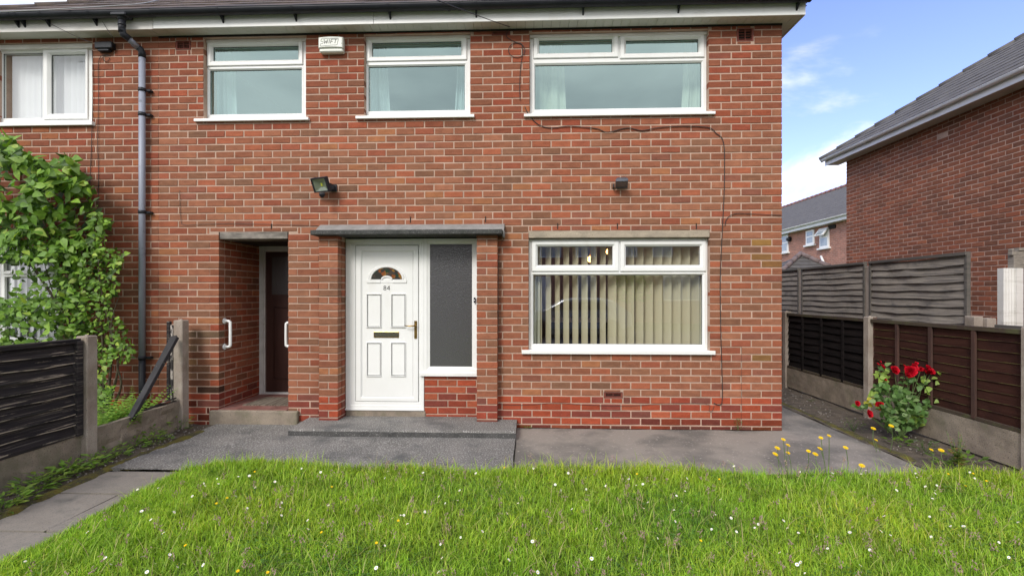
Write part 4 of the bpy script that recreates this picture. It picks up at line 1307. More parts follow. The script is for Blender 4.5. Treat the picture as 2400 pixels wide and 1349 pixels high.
# alarm box
YA = -.085
ax0, ax1, az0, az1 = X(745.5, YA), X(803, YA), Zh(775, 120.5, YA), Zh(775, 86.5, YA)
al = thing('alarm_box', 'white alarm box lettered SWIFT between the two left upper windows', 'alarm box', ((ax0 + ax1) / 2, 0, az0))
mb = MB(); rings = []
for y_, k in ((0, .008), (-.045, .0), (YA + .012, .0), (YA, .010)):
    pts = []
    for i in range(9):
        t = i / 8; pts.append((ax0 + k + (ax1 - ax0 - 2 * k) * t, y_, az1 - k + .010 * math.sin(PI * t)))
    for i in range(9):
        t = 1 - i / 8; pts.append((ax0 + k + (ax1 - ax0 - 2 * k) * t, y_, az0 + .042 + k * .6 + .008 * math.sin(PI * t)))
    rings.append(pts)
mb.loops(rings); mb.add(rings[-1], [tuple(range(18))])
mb.build('cover', M['alarm'], al)
MB().box(ax0 + .006, ax1 - .004, YA + .014, -.0, az0, az0 + .047, 0, .012).build('base', M['alarm'], al)
MB().tube([(ax1 - .012, YA - .0015, az0 + .09), (ax1 - .012, YA + .004, az0 + .09)], .004, 8).build('screw', M['ink'], al)
fa = lambda u, v: (X(700 + u / 16.86, YA), Zh(775, 60 + v / 16.86, YA) )
sw_ = MB()
out_l = [(1500, 778), (1520, 760), (1572, 545), (1560, 520), (1540, 512), (900, 530), (878, 625), (965, 638), (975, 650), (955, 710), (862, 722), (848, 812), (1100, 795), (1300, 778), (1500, 778)]
stroke(sw_, out_l, .0036, YA - .0015, YA + .003, fa)
for seg in ([(1008, 552), (1025, 712), (1086, 600), (1112, 712), (1160, 548)], [(1222, 548), (1192, 712)], [(1252, 712), (1290, 550), (1385, 550)], [(1272, 632), (1345, 632)], [(1395, 550), (1535, 550)], [(1465, 550), (1432, 708)]):
    stroke(sw_, seg, .0062, YA - .0015, YA + .003, fa)
sw_.build('lettering', M['ink'], al)
# floodlight 1
c = at(751, 433, -.14)
fl1 = thing('floodlight', 'black square floodlight with clear front and a sensor above the porch', 'floodlight', (c.x, 0, c.z))
Rm = Matrix.Rotation(math.radians(28), 3, 'X') @ Matrix.Rotation(math.radians(-14), 3, 'Y')
Rm = Matrix.Rotation(math.radians(-20), 3, 'Z') @ Matrix.Rotation(math.radians(24), 3, 'X')
def xform(mb, R, c):
    mb.v = [tuple(R @ Vector(v) + c) for v in mb.v]; return mb
hw, hh = .112, .084
xform(MB().frame((-hw, hw, -hh, hh), (-hw + .018, hw - .018, -hh + .015, hh - .015), [(0, .03), (0, -.012), (.3, -.018), (1, -.016), (1, .01)])
      .loops([[(-hw, .028, -hh), (hw, .028, -hh), (hw, .028, hh), (-hw, .028, hh)], [(-hw * .6, .06, -hh * .6), (hw * .6, .06, -hh * .6), (hw * .6, .06, hh * .6), (-hw * .6, .06, hh * .6)]])
      .box(-hw * .6, hw * .6, .058, .062, -hh * .6, hh * .6), Rm, c).build('housing', M['black_pl'], fl1)
xform(MB().loops([[(-hw + .017, -.006, -hh + .014), (hw - .017, -.006, -hh + .014), (hw - .017, -.006, hh - .014), (-hw + .017, -.006, hh - .014)], [(-.03, .022, -.03), (.03, .022, -.03), (.03, .022, .03), (-.03, .022, .03)]]).box(-.031, .031, .021, .024, -.031, .031), Rm, c).build('reflector', surf('dull_reflector', (.30, .32, .27), .3, metal=.4), fl1)
xform(MB().box(-.008, .014, .014, .019, -.018, .016), Rm, c).build('led_chip', M['led'], fl1)
xform(MB().add([(-hw + .016, -.008, -hh + .013), (hw - .016, -.008, -hh + .013), (hw - .016, -.008, hh - .013), (-hw + .016, -.008, hh - .013)], [(0, 1, 2, 3)]), Rm, c).build('pane', M['glass_low'], fl1, fix=False)
MB().obox(c + Vector((.105, .02, 0)), Vector((c.x + .12, -.005, c.z - .015)), .045, .015, (0, 0, 1)).obox(c + Vector((.09, .0, -.02)), c + Vector((.13, .05, -.02)), .04, .02).box(c.x + .06, c.x + .14, -.02, -.0, c.z - .05, c.z + .03, 0, .004).build('bracket', M['black_pl'], fl1)
MB().tube([(c.x + .03, c.y - .03, c.z - .10), (c.x + .03, c.y - .02, c.z - .125), (c.x + .035, c.y - .035, c.z - .145)], [.03, .034, .018], 12).build('sensor', M['black_pl'], fl1)
# floodlight 2, facing down
c = at(1457, 431, -.11)
fl2 = thing('floodlight', 'small dark grey floodlight facing down above the large lower window', 'floodlight', (c.x, 0, c.z))
Rm = Matrix.Rotation(math.radians(-8), 3, 'Z') @ Matrix.Rotation(math.radians(62), 3, 'X')
hw, hh = .068, .062
dg = surf('dark_grey_metal', (.07, .08, .10), .4, (.05, .055, .07), 20)
xform(MB().frame((-hw, hw, -hh, hh), (-hw + .01, hw - .01, -hh + .01, hh - .01), [(0, .02), (0, -.012), (1, -.012), (1, .01)]).loops([[(-hw, .02, -hh), (hw, .02, -hh), (hw, .02, hh), (-hw, .02, hh)], [(-hw * .7, .055, -hh * .7), (hw * .7, .055, -hh * .7), (hw * .7, .055, hh * .7), (-hw * .7, .055, hh * .7)]]).box(-hw * .7, hw * .7, .054, .057, -hh * .7, hh * .7), Rm, c).build('housing', dg, fl2)
xform(MB().box(-hw + .009, hw - .009, -.006, -.002, -hh + .009, hh - .009), Rm, c).build('pane', M['obscure'], fl2)
MB().box(c.x - .03, c.x + .03, -.03, -.0, c.z - .01, c.z + .07, 0, .005).obox(c + Vector((-.085, .02, -.01)), Vector((c.x - .075, -.0, c.z - .01)), .035, .012).build('bracket', M['black_pl'], fl2)
# bell push
bp_ = at(1117.5, 703, -.0); 
bl = thing('bell_push', 'tiny black bell push with white button beside the side light', 'doorbell', (X(1114, YD), YD, Zh(1114, 703, YD)))
bx = X(1112.5, YD)
MB().box(bx - .010, bx + .010, YD - .018, YD - .002, bl.location.z - .032, bl.location.z + .032, 0, .003).build('case', M['black_pl'], bl)
MB().tube([(bx, YD - .016, bl.location.z), (bx, YD - .022, bl.location.z)], .007, 10).build('button', M['upvc'], bl)
# grab rails
def grab(px, y0, y1, xw, n, label):
    zt_, zb_ = Zh(px, y0, .1), Zh(px, y1, .1)
    g_ = thing('grab_rail', label, 'grab rail', (xw, .12, zb_), 'white grab rails in the side porch')
    o_ = n * .075; yy_ = .10
    MB().tube(smooth_pts([Vector(v) for v in ((xw, yy_, zt_ - .02), (xw + o_ * .6, yy_, zt_ - .02), (xw + o_ * .92, yy_, zt_ - .03), (xw + o_, yy_, zt_ - .06), (xw + o_, yy_, zb_ + .06), (xw + o_ * .92, yy_, zb_ + .03), (xw + o_ * .6, yy_, zb_ + .02), (xw, yy_, zb_ + .02))], 4), .017, 12).build('rail', M['upvc'], g_)
    for z in (zt_ - .02, zb_ + .02):
        MB().tube([(xw, yy_, z), (xw + n * .014, yy_, z)], [.038, .032], 16).build('flange', M['upvc'], g_)
grab(535, 748, 816, xl, 1, 'white grab rail fixed on the left brick side of the porch')
grab(670, 752, 815, xr, -1, 'white grab rail half hidden on the inner right side of the porch')
# doormat
mx0, mx1 = xl + .24, xr - .02
mat_ = MB()
mat_.add([(mx0 - .05, .16, ZF + .001), (mx1, .16, ZF + .001), (mx1, .60, ZF + .001), (mx0, .60, ZF + .001), (mx0 - .05, .16, ZF + .014), (mx1, .16, ZF + .014), (mx1, .60, ZF + .014), (mx0, .60, ZF + .014)],
         [(0, 3, 2, 1), (4, 5, 6, 7), (0, 1, 5, 4), (1, 2, 6, 5), (2, 3, 7, 6), (3, 0, 4, 7)])
tag(mat_.build('doormat', M['mat'], None, loc=((mx0 + mx1) / 2, .38, ZF)), 'striped brown doormat on the red tiled side porch floor', 'doormat')

# ================================================================== CURTAINS, BLINDS, LAMP
def curtain(l, r, t, b, mat, label, lb=None, Y=.34, group='curtains hanging in the upper windows'):
    """l,r at the top; lb = (l,r) at the bottom"""
    lb = lb or (l, r)
    n, m = 44, 6
    x0, x1, xb0, xb1 = X(l, Y), X(r, Y), X(lb[0], Y), X(lb[1], Y)
    zt_, zb_ = Zh((l + r) / 2, t, Y) + .15, Zh((l + r) / 2, b, Y) - .35
    rows = []
    for dy in (0, .006):
        for j_ in range(m + 1):
            v = j_ / m; a = x0 + (xb0 - x0) * v; b_ = x1 + (xb1 - x1) * v
            rows.append([(a + (b_ - a) * i / n, Y + dy + (.020 * math.sin(i / n * 15 + l) + .010 * math.sin(i / n * 37 + l * 2)), zt_ + (zb_ - zt_) * v) for i in range(n + 1)])
    mb = MB(); mb.loops(rows[:m + 1], False, 0, True); mb.loops(rows[m + 1:], False, 0, True)
    o = mb.build('curtain', mat, None, loc=((x0 + x1) / 2, Y, zb_), fix=False)
    return tag(o, label, 'curtain', group)
curtain(478, 548, 95, 270, M['curtain_w'], 'white curtain in the leftmost upper window of the white doored house', (478, 556))
curtain(855, 902, 85, 262, M['curtain_w'], 'white curtain at the left side of the middle upper window', (855, 918))
curtain(1078, 1100, 85, 262, M['curtain_w'], 'white curtain at the right side of the middle upper window', (1062, 1100))
curtain(1245, 1318, 80, 258, M['curtain_c'], 'cream curtain at the left side of the widest upper window', (1245, 1330))
curtain(1610, 1655, 80, 258, M['curtain_c'], 'cream curtain at the right side of the widest upper window', (1594, 1655))
curtain(1242, 1268, 570, 815, M['curtain_c'], 'cream curtain at the left side of the large lower window', (1242, 1266), Y=.20, group='curtains in the lower window')
curtain(1640, 1662, 570, 815, M['curtain_c'], 'cream curtain at the right side of the large lower window', (1638, 1662), Y=.20, group='curtains in the lower window')
def vane_blind(name, label, x0, x1, z0, z1, Y, pitch, w, phi, mat):
    t = thing(name, label, 'blind', ((x0 + x1) / 2, Y, z1))
    k = 0; x = x0
    while x < x1:
        ph_ = phi + math.radians(random.uniform(-4, 4))
        if k == 8: ph_ += math.radians(16)
        if k > 8: ph_ += math.radians(11)
        dx, dy = math.cos(ph_) * w / 2, math.sin(ph_) * w / 2
        n = 7; rows = []
        for z in (z1, z0 + random.uniform(0, .006)):
            rows.append([(x + dx * (2 * i / n - 1) - dy * .12 * (1 - (2 * i / n - 1) ** 2), Y + dy * (2 * i / n - 1) + dx * .12 * (1 - (2 * i / n - 1) ** 2), z) for i in range(n + 1)])
        MB().loops(rows, False, 0, True).build('vane', mat, t, fix=False)
        x += pitch * random.uniform(.97, 1.03); k += 1
    MB().box(x0 - .05, x1 + .05, Y - .02, Y + .02, z1, z1 + .035, 0, .004).build('head_rail', M['upvc'], t)
    return t
vb_ = vane_blind('vertical_blind', 'beige vertical blind hanging behind the large lower window', O4[0] + .13, O4[1] - .03, O4[2] + .02, O4[3] + .1, .24, .1085, .127, math.radians(-62), M['blind'])
vane_blind('vertical_blind', 'white vertical blind in the window behind the climbing shrub', O5[0], O5[1] - .02, O5[2] + .01, O5[3], .24, .085, .089, math.radians(-20), M['blind_w'])
vane_blind('vertical_blind', 'closed white vertical blind in the upper window above the climbing shrub', O0[0], O0[1] - .01, O0[2] + .02, O0[3] - .02, .19, .082, .10, math.radians(0), M['blind_w'])
for a_ in (0,):
    t = thing('ceiling_light', 'warm lit ceiling light with two bulbs seen through the lower window', 'ceiling light', (at(1405, 560, 2.6).x, 2.6, 2.35))
    for px__, py__, yy_ in ((1383, 608, 2.2), (1427, 590, 2.2)):
        q = at(px__, py__, yy_)
        MB().tube([q + Vector((0, 0, .05)), q + Vector((0, 0, .03)), q, q - Vector((0, 0, .03)), q - Vector((0, 0, .045))], [.02, .04, .05, .035, .005], 10).build('bulb', M['bulb'], t)
        MB().tube([q + Vector((0, 0, .05)), (q.x, q.y, 2.36)], .008, 8).build('arm', M['brass'], t)

# ================================================================== RIGHT HOUSE
XH = 7.55
rh = thing('side_house', 'dark red brick house side with white gutter and grey hipped roof', 'house', (XH, 1, 0))
YB, YE = -3.2, 6.06
rwall = MB().box(XH + .0045, XH + .3, YB, YE - .006, -.1, 4.74).build('gable_wall', M['mortar'], rh)
W4 = Wall()
vent_h = (YE - 3.55, YE - 3.32, 4.42, 4.50)
W4.lay((XH, YE, 0), (0, -1, 0), (-1, 0, 0), YE - YB, -.05, 4.74, [vent_h], 0, PAL_DK, None, 0)
W4.finish(rwall, 300, keep=lambda x, y: 1968 < x and y < 740 and not (y > 600 and x < 2262))
MB().box(XH + .02, XH + .04, YE - 3.55, YE - 3.32, 4.42, 4.50).build('air_brick', M['dark'], rh)
MB().box(XH + .31, 13, YE - .3, YE, -.1, 4.74).box(XH + .31, 13, YB, YB + .3, -.1, 4.74).build('end_walls', M['farbrick'], rh)
OE = .30
MB().box(XH - OE, XH + .005, YB - .3, YE + .3, 4.70, 4.715).build('soffit', M['soffit'], rh)
MB().box(XH - OE - .015, XH - OE, YB - .3, YE + .3, 4.685, 4.82, 0, .003).build('fascia', M['upvc'], rh)
def gut_y(parent, x, y0, y1, zc, r, mat):
    mb = MB(); rings = []
    for yy_ in (y0, y1):
        o_ = [(x - r * math.cos(a), yy_, zc + r * math.sin(a)) for a in np.linspace(PI, 2 * PI, 13)]
        i_ = [(x - (r - .004) * math.cos(a), yy_, zc + (r - .004) * math.sin(a)) for a in np.linspace(2 * PI, PI, 13)]
        rings.append(o_ + i_)
    mb.loops(rings, True, 0, True); mb.tube([(x - r, y0, zc), (x - r, y1, zc)], .006, 6)
    return mb.build('gutter', mat, parent)
g3 = gut_y(rh, XH - OE - .075, YB - .3, YE + .32, 4.835, .050, M['upvc'])
for yy_ in (-1.2, .2, 1.6, 3.2, 4.9):
    MB().loops([[(XH - OE - .075 - .064 * math.cos(a), yy_ + dy, 4.83 + .064 * math.sin(a)) for a in np.linspace(PI, 2 * PI, 13)] for dy in (-.03, .03)], False).build('gutter_union', M['upvc_dirty'], g3)
t35 = math.radians(35); c5, s5 = math.cos(t35), math.sin(t35)
HX, HZ = XH - OE - .06, 4.86
LY = YE + .34 - (YB - .3)
vs = [(HX, YB - .3, HZ - .015), (HX, YE + .34, HZ - .015), (HX + 7, YE + .34, HZ - .015), (HX + 7, YB - .3, HZ - .015), (HX + 3.5, YB + 3.2, HZ + 2.45 - .015), (HX + 3.5, YE + .34 - 3.5, HZ + 2.45 - .015)]
rr = MB().add(vs, [(0, 1, 5, 4), (1, 2, 5), (2, 3, 4, 5), (3, 0, 4), (0, 3, 2, 1)]).build('roof', M['roof_grey'], rh)
roof_tiles(rr, [((HX, YE + .34, HZ), (0, -1, 0), (c5, 0, s5), (-s5, 0, c5), LY, 15, 1, 1)], 300, M['roof_grey'])
hh_ = MB()
for i in range(13):
    a = Vector((HX + .0, YE + .34, HZ - .005)) + Vector((1, -1, math.tan(t35))) * (i * .26 - .03)
    b = a + Vector((1, -1, math.tan(t35))) * .29
    hh_.tube([a + Vector((0, 0, .012)), b], [.075, .058], 8)
hh_.build('hip_tiles', M['roof_grey'], rr)

# ================================================================== FAR HOUSE AND OUTBUILDING
fh = thing('far_house', 'distant pale red brick house with grey roof between the two nearer houses', 'house', (13.6, 20, 0))
fx = 13.6
MB().box(fx, fx + 8, 12.5, 34, -.1, 4.8).build('wall', M['farbrick'], fh)
MB().box(fx - .3, fx, 12.2, 34.3, 4.72, 4.9).build('fascia', M['upvc'], fh)
gut_y(fh, fx - .37, 12.2, 34.3, 4.92, .06, M['upvc'])
frv = [(fx - .3, 12.2, 4.9), (fx - .3, 34.3, 4.9), (fx + 8.3, 34.3, 4.9), (fx + 8.3, 12.2, 4.9), (fx + 4, 12.2, 7.55), (fx + 4, 34.3, 7.55)]
fr_ = MB().add(frv, [(0, 1, 5, 4), (1, 2, 5), (2, 3, 4, 5), (3, 0, 4), (0, 3, 2, 1)]).build('roof', M['roof_grey'], fh)
fc = MB(); sl_ = Vector((4.3, 0, 2.65)).normalized(); nn = Vector((-sl_.z, 0, sl_.x))
for i in range(15):
    a = Vector((fx - .3, 0, 4.9)) + sl_ * (i * .34)
    fc.obox(a + Vector((0, 12.2, 0)) + nn * .012 + sl_ * .17, a + Vector((0, 34.3, 0)) + nn * .012 + sl_ * .17, .33, .02, nn.cross(Vector((0, 1, 0))))
tag(fc.build('tile_courses', M['roof_grey'], fr_), kind='stuff')
ri = MB()
for i in range(48): ri.tube([(fx + 4, 12.2 + i * .46, 7.58), (fx + 4, 12.2 + i * .46 + .47, 7.57)], [.12, .10], 8)
ri.build('ridge_tiles', M['red_tile'], fr_)
def atx(px, py, xw):
    r = _ray(px, py); return _cp + r * ((xw - _cp.x) / r.x)
def far_window(l, r, t, b, opened=False):
    a = atx(l, b, fx - .02); b_ = atx(r, b, fx - .02)
    zt_ = atx((l + r) / 2, t, fx).z; zb_ = atx((l + r) / 2, b, fx).z
    y0_, y1_ = sorted((a.y, b_.y))
    ob = MB().box(fx - .06, fx + .02, y0_, y1_, zb_, zt_, 0, .01).box(fx - .12, fx, y0_ - .1, y1_ + .1, zb_ - .08, zb_ - .001).build('window', M['upvc'], fh)
    zm = zb_ + (zt_ - zb_) * .55
    MB().box(fx - .068, fx - .061, y0_ + .1, y1_ - .1, zb_ + .08, zm - .04).build('pane', M['obscure_l'], ob)
    if opened:
        MB().obox((fx - .3, (y0_ + y1_) / 2, zm + .06), (fx - .06, (y0_ + y1_) / 2, zt_), .04, y1_ - y0_, (1, 0, 0)).build('open_sash', M['upvc'], ob)
        MB().obox((fx - .30, (y0_ + y1_) / 2, zm + .12), (fx - .105, (y0_ + y1_) / 2, zt_ - .08), .03, y1_ - y0_ - .24, (1, 0, 0)).build('pane', M['obscure_l'], ob)
    else:
        MB().box(fx - .068, fx - .061, y0_ + .1, y1_ - .1, zm + .04, zt_ - .08).build('pane', M['obscure_l'], ob)
M['obscure_l'] = surf('bright_obscured_pane', (.36, .42, .46), .15, (.28, .33, .37), 2, spec=.8)
far_window(1890, 1909, 539.5, 573)
far_window(1922, 1943.5, 535, 580, True)
far_window(1822, 1848, 552, 592)
vt = atx(1853, 560, fx)
MB().tube([(fx - .02, vt.y, vt.z), (fx - .2, vt.y, vt.z - .02)], [.14, .08], 10).build('flue', M['black_pl'], fh)
a = atx(1924, 600, fx - .1); b = atx(1934, 622, fx - .1)
MB().tube([a, b], .05, 8).build('waste_pipe', M['upvc'], fh)
MB().box(fx - .05, fx + .01, atx(1951, 530, fx).y - .25, atx(1951, 530, fx).y + .25, atx(1951, 536, fx).z, atx(1951, 527, fx).z).build('air_brick', M['dark'], fh)
# outbuilding with a hipped roof
ap = at(1876, 594, 7.9)
ob_ = thing('outbuilding', 'low outbuilding with a hipped grey tiled roof behind the grey fence', 'outbuilding', (ap.x, 7.9, 0))
bx0, bx1, by0, by1, zb_ = ap.x - 1.9, ap.x + 1.3, 6.35, 9.6, 1.55
MB().box(bx0 + .2, bx1 - .2, by0 + .2, by1 - .2, -.05, zb_).build('wall', M['farbrick'], ob_)
apz = ap.z
rv_ = [(bx0, by0, zb_), (bx1, by0, zb_), (bx1, by1, zb_), (bx0, by1, zb_), (ap.x, 7.9, apz - .05), (ap.x - .01, 7.95, apz - .05)]
orf = MB().add(rv_, [(0, 1, 4), (1, 2, 5, 4), (2, 3, 5), (3, 0, 4, 5), (0, 3, 2, 1)]).build('roof', M['roof_grey'], ob_)
tl = MB()
for fi, (p, q) in enumerate((((bx0, by0), (bx1, by0)), ((bx1, by0), (bx1, by1)), ((bx0, by1), (bx0, by0)))):
    p = Vector((*p, zb_)); q = Vector((*q, zb_)); apx = Vector((ap.x, 7.9, apz - .05))
    nrow = 11
    for r_ in range(nrow):
        t0, t1 = r_ / nrow, (r_ + 1.15) / nrow
        a = p.lerp(apx, t0); b = q.lerp(apx, t0); c_ = q.lerp(apx, min(1, t1)); d__ = p.lerp(apx, min(1, t1))
        n = (b - a).cross(d__ - a).normalized()
        if n.z < 0: n = -n
        tl.add([a + n * .02, b + n * .02, c_ + n * .003, d__ + n * .003, a - n * .02, b - n * .02], [(0, 1, 2, 3), (0, 4, 5, 1)])
tag(tl.build('tile_courses', M['roof_grey'], orf, fix=False), kind='stuff')
hpm = MB()
for (cx_, cy_) in ((bx0 + .1, by0 + .1), (bx1 - .1, by0 + .1)):
    a = Vector((cx_, cy_, zb_ + .08)); b = Vector((ap.x, 7.9, apz + .0))
    for i in range(8): hpm.tube([a.lerp(b, i / 8), a.lerp(b, (i + 1.1) / 8)], [.07, .06], 8)
hpm.build('hip_tiles', surf('pinkish_hip_tile', (.22, .17, .16), .9, (.15, .12, .12), 6), orf)

# ================================================================== FENCES
def post(parent, x, y, w, z0, z1, mat, d=None, name='post', cap=True):
    d = d or w
    mb = MB().box(x - w / 2, x + w / 2, y - d / 2, y + d / 2, z0, z1, 0, .008)
    if cap: mb.tube([(x, y, z1 - .002), (x, y, z1 + .012)], [.022, .010], 8)
    return mb.build(name, mat, parent)
def lap_panel(parent, xf, y0, y1, z0, z1, n, mats, side, battens=(), rail=None, wav=.004, thick=.008, edge=None, sag=0, amp=.008, lap=.02, batm=None, edgeh=.0025):
    """horizontal overlapping boards of a panel running along y; side = -1 when seen from -x"""
    h = (z1 - z0 - .03) / n
    L = y1 - y0
    for k in range(n):
        zb_ = z0 + .01 + k * h; zt_ = zb_ + h * 1.18
        if k == n - 1: zt_ = z1 - .01
        m = 18; rows = [[], [], [], []]
        sd_ = random.uniform(0, 99)
        for i in range(m + 1):
            y = y0 + .02 + (L - .04) * i / m
            wv = amp * 1.3 * mnoise.noise(Vector((y * 2.1, k * .13, xf * 3))) + amp * .35 * mnoise.noise(Vector((y * 6, k * 5.0, sd_)))
            sgz = sag * math.sin(PI * i / m)
            bulge = wav * mnoise.noise(Vector((y * 3, k * .6, 7)))
            xb_ = xf + side * (lap + bulge); xt_ = xf + side * (.0 + bulge)
            rows[0].append((xb_ + side * thick, y, zb_ + wv - sgz)); rows[1].append((xt_ + side * thick * .5, y, zt_ - sgz))
            rows[2].append((xt_ - side * thick * .3, y, zt_ - sgz)); rows[3].append((xb_, y, zb_ + wv - sgz))
        mb = MB(); mb.loops(rows + [rows[0]], False, 0, False)
        for q in (0, m): mb.add([rows[j_][q] for j_ in range(4)], [(0, 1, 2, 3)])
        mm = mats[k % len(mats)] if isinstance(mats, list) else mats
        o = mb.build('slat', mm, parent)
        if edge:
            MB().loops([[(p[0] + side * .0015, p[1], p[2] + edgeh) for p in rows[0]], [(p[0] + side * .0015, p[1], p[2] - .0015) for p in rows[0]], [(p[0], p[1], p[2] - .0015) for p in rows[3]]], False).build('moss_or_shadow_edge', edge, o, fix=False)
    bm_ = batm or rail
    for yb_ in battens: MB().box(xf + side * .020, xf + side * .042, yb_ - .022, yb_ + .022, z0, z1 - .03, 0, .003).build('batten', bm_, parent)
    MB().box(xf - side * .005, xf + side * .045, y0 + .005, y1 - .005, z1 - .03, z1 + .012, 0, .003).build('rail', rail, parent)
    MB().box(xf - side * .005, xf + side * .038, y0 + .005, y1 - .005, z0 - .012, z0 + .022, 0, .003).build('rail', rail, parent)
def rough_board(x0, x1, y0, y1, z0, z1, side, n=26, amp=.004, panels=False):
    mb = MB(); rows = []
    m = 7
    xa = x0 if side < 0 else x1; xo = x1 if side < 0 else x0
    for j_ in range(m + 1):
        z = z0 + (z1 - z0) * j_ / m
        r = []
        for i in range(n * 2 + 1):
            y = y0 + (y1 - y0) * i / (n * 2)
            d__ = amp * mnoise.noise(Vector((y * 9, z * 14, 2)))
            if panels:
                # cast imitation stonework
                v = mnoise.noise(Vector((math.floor(y / .16 + (j_ % 3) * .5) * 3.1, (j_ // 2) * 1.7, 1)))
                d__ += .030 * v
            r.append((xa + side * d__, y, z))
        rows.append(r)
    rows.append([(xo, p[1], z1) for p in rows[-1]])
    rows.append([(xo, p[1], z0) for p in rows[-1]])
    mb.loops(rows, False, 0, False)
    return mb
# right boundary: brown panel, black panel
rfence = thing('boundary_fence', 'low fence of brown and black boards between concrete posts beside the rose bush', 'fence', (FX_R, 0, 0))
PY = [-1.315, .615, 2.545, 4.475, 6.4]
P1 = .615
for k, y_ in enumerate(PY):
    post(rfence, FX_R, y_, .10, -.05, 1.262, M['conc_post'] if k else M['conc_post'])
for y_ in PY[:2]:
    MB().box(FX_R + .002, FX_R + .0505, y_ - .0525, y_ - .046, -.05, 1.255).build('post_stain', M['rust_side'], rfence)
for k in range(4):
    y0_, y1_ = PY[k] + .05, PY[k + 1] - .05
    L = y1_ - y0_
    if k == 0:
        bt = [y0_ + L * .25, y0_ + L * .52, y0_ + L * .77]
        lap_panel(rfence, FX_R + .01, y0_, y1_, .35, 1.225, 9, M['wood_brown'], -1, bt, M['rail_brown'], edge=M['wood_edge'], amp=.008, thick=.004, lap=.009, batm=surf('brown_batten', (.075, .035, .025), .85, (.045, .022, .017), 6, stretch=(1, 1, .4)))
    else:
        bt = [y0_ + L * .24, y0_ + L * .5, y0_ + L * .76]
        lap_panel(rfence, FX_R + .01, y0_, y1_, .35, 1.225, 8, M['wood_blackr'], -1, bt, M['rail_brown'], amp=.012, wav=.012, batm=M['wood_blackr'])
    rough_board(FX_R - .025, FX_R + .025, y0_ - .02, y1_ + .02, .02, .335, -1).build('gravel_board', M['conc'], rfence)
# next fence beyond: silvered panels
XG = 5.57
gf = thing('grey_fence', 'tall silvered lap board fence standing in front of the dark brick wall', 'fence', (XG, 3, 0))
GYs = [.64, 2.48, 4.41, 6.34, 8.2]
for k, y_ in enumerate(GYs[1:]):
    post(gf, XG + .03, y_, .10, -.05, 2.02 if k else 2.0, M['conc_post'], cap=False)
for k in range(4):
    y0_, y1_ = GYs[k] + .05, GYs[k + 1] - .05
    lap_panel(gf, XG, y0_, y1_, .3, 2.07 + (0 if k else -.0), 16 if k == 0 else 17, M['wood_grey'], -1, (), M['wood_grey_d'], amp=.018 if k == 0 else .010, wav=.022 if k == 0 else .012, edge=M['grey_edge'], edgeh=-.004, sag=.03 if k == 0 else .01, thick=.007)
    for ye in (y0_ + .02, y1_ - .02):
        MB().box(XG - .03, XG + .018, ye - .02, ye + .02, .3, 2.085, 0, .002).build('frame_post', M['wood_grey_d'], gf)
post(gf, XG - .01, GYs[0] - .02, .11, -.05, 1.27, M['conc_post'], d=.14, cap=False)
post(gf, XG + .10, GYs[0] - .08, .11, -.05, 1.25, M['conc_post'], d=.12, cap=False)
lf2 = thing('low_grey_fence', 'low silvered fence panel between the tall grey fence and the white fluted post', 'fence', (XG, -.5, 0))
lap_panel(lf2, XG + .05, -1.35, .38, .2, 1.17, 8, M['wood_grey'], -1, (), M['wood_grey_d'])
post(lf2, XG + .05, -1.42, .1, -.05, 1.2, M['conc_post'])
# white fluted post with weathered timber on top
q = at(2372, 690, .70)
wp_ = thing('white_fluted_post', 'white fluted upright post standing beyond the fence near the right edge', 'post', (q.x, .7, 0))
zt_ = at(2372, 628, .7).z
fw_ = MB()
pts = []
xs_ = X(2352, .7)
wd = X(2394, .7) - xs_
for i in range(9): pts.append((xs_ + wd * .62 * i / 8, .70 - (.012 if i % 2 else 0) - .0))
pts += [(xs_ + wd * .63, .675), (xs_ + wd, .675), (xs_ + wd, .78), (xs_, .78)]
fw_.prism(pts, 2, -.05, zt_)
fw_.build('fluted_board', M['upvc_dirty'], wp_)
MB().box(xs_ + wd * .6, xs_ + wd * 1.3, .70, .79, zt_ + .001, at(2380, 588, .72).z, 0, .008).box(xs_ + wd * .5, xs_ + wd * .62, .70, .76, zt_ + .16, at(2380, 583, .72).z, 0, .006).box(xs_ + wd * .85, xs_ + wd * 2, .69, .80, at(2380, 588, .72).z + .001, at(2380, 581, .72).z, 0, .003).build('weathered_block', M['wood_grey'], wp_)
MB().box(xs_ + wd * 1.02, xs_ + wd * 3, .74, .77, 0, zt_ + .0, 0, .003).build('dark_board', M['wood_blackr'], wp_)

# left boundary
XF = -4.09
lfence = thing('broken_fence', 'weathered black slatted fence with a broken bay between concrete posts', 'fence', (XF, -1.3, 0))
pn0 = (-4.09, -1.29); pf0 = (-4.04, -.17)
post(lfence, *pn0, .11, -.05, 1.16, M['conc_post'])
post(lfence, *pf0, .11, -.03, 1.245, M['conc_post'])
post(lfence, XF - .03, -3.22, .11, -.05, 1.15, M['conc_post'])
MB().box(pn0[0] + .008 - .066, pn0[0] - .008, pn0[1] - .0575, pn0[1] - .0475, .12, 1.14).build('post_stain', surf('black_overspray_on_post', (.03, .018, .018), .9, (.09, .04, .035), 12, stretch=(1, 1, .4), stain=(.28, .24, .2), stains=14, stlo=.6, sthi=.7), lfence)
lap_panel(lfence, XF - .03, -3.15, -1.355, .27, 1.13, 9, M['wood_black'], 1, (), M['wood_black'], amp=.010, wav=.012, thick=.012, edge=M['bare_edge'], lap=.026, edgeh=.007)
MB().box(XF - .03, XF + .03, -1.41, -1.352, .26, 1.12, 0, .004).build('frame_post', M['wood_black'], lfence)
rough_board(XF - .05, XF + .0, -3.18, -1.33, -.05, .262, 1, 40, .008).build('gravel_board', M['conc'], lfence)
lo = rough_board(XF - .03, XF + .02, -1.25, -.22, -.04, .285, 1, 30, .004, True)
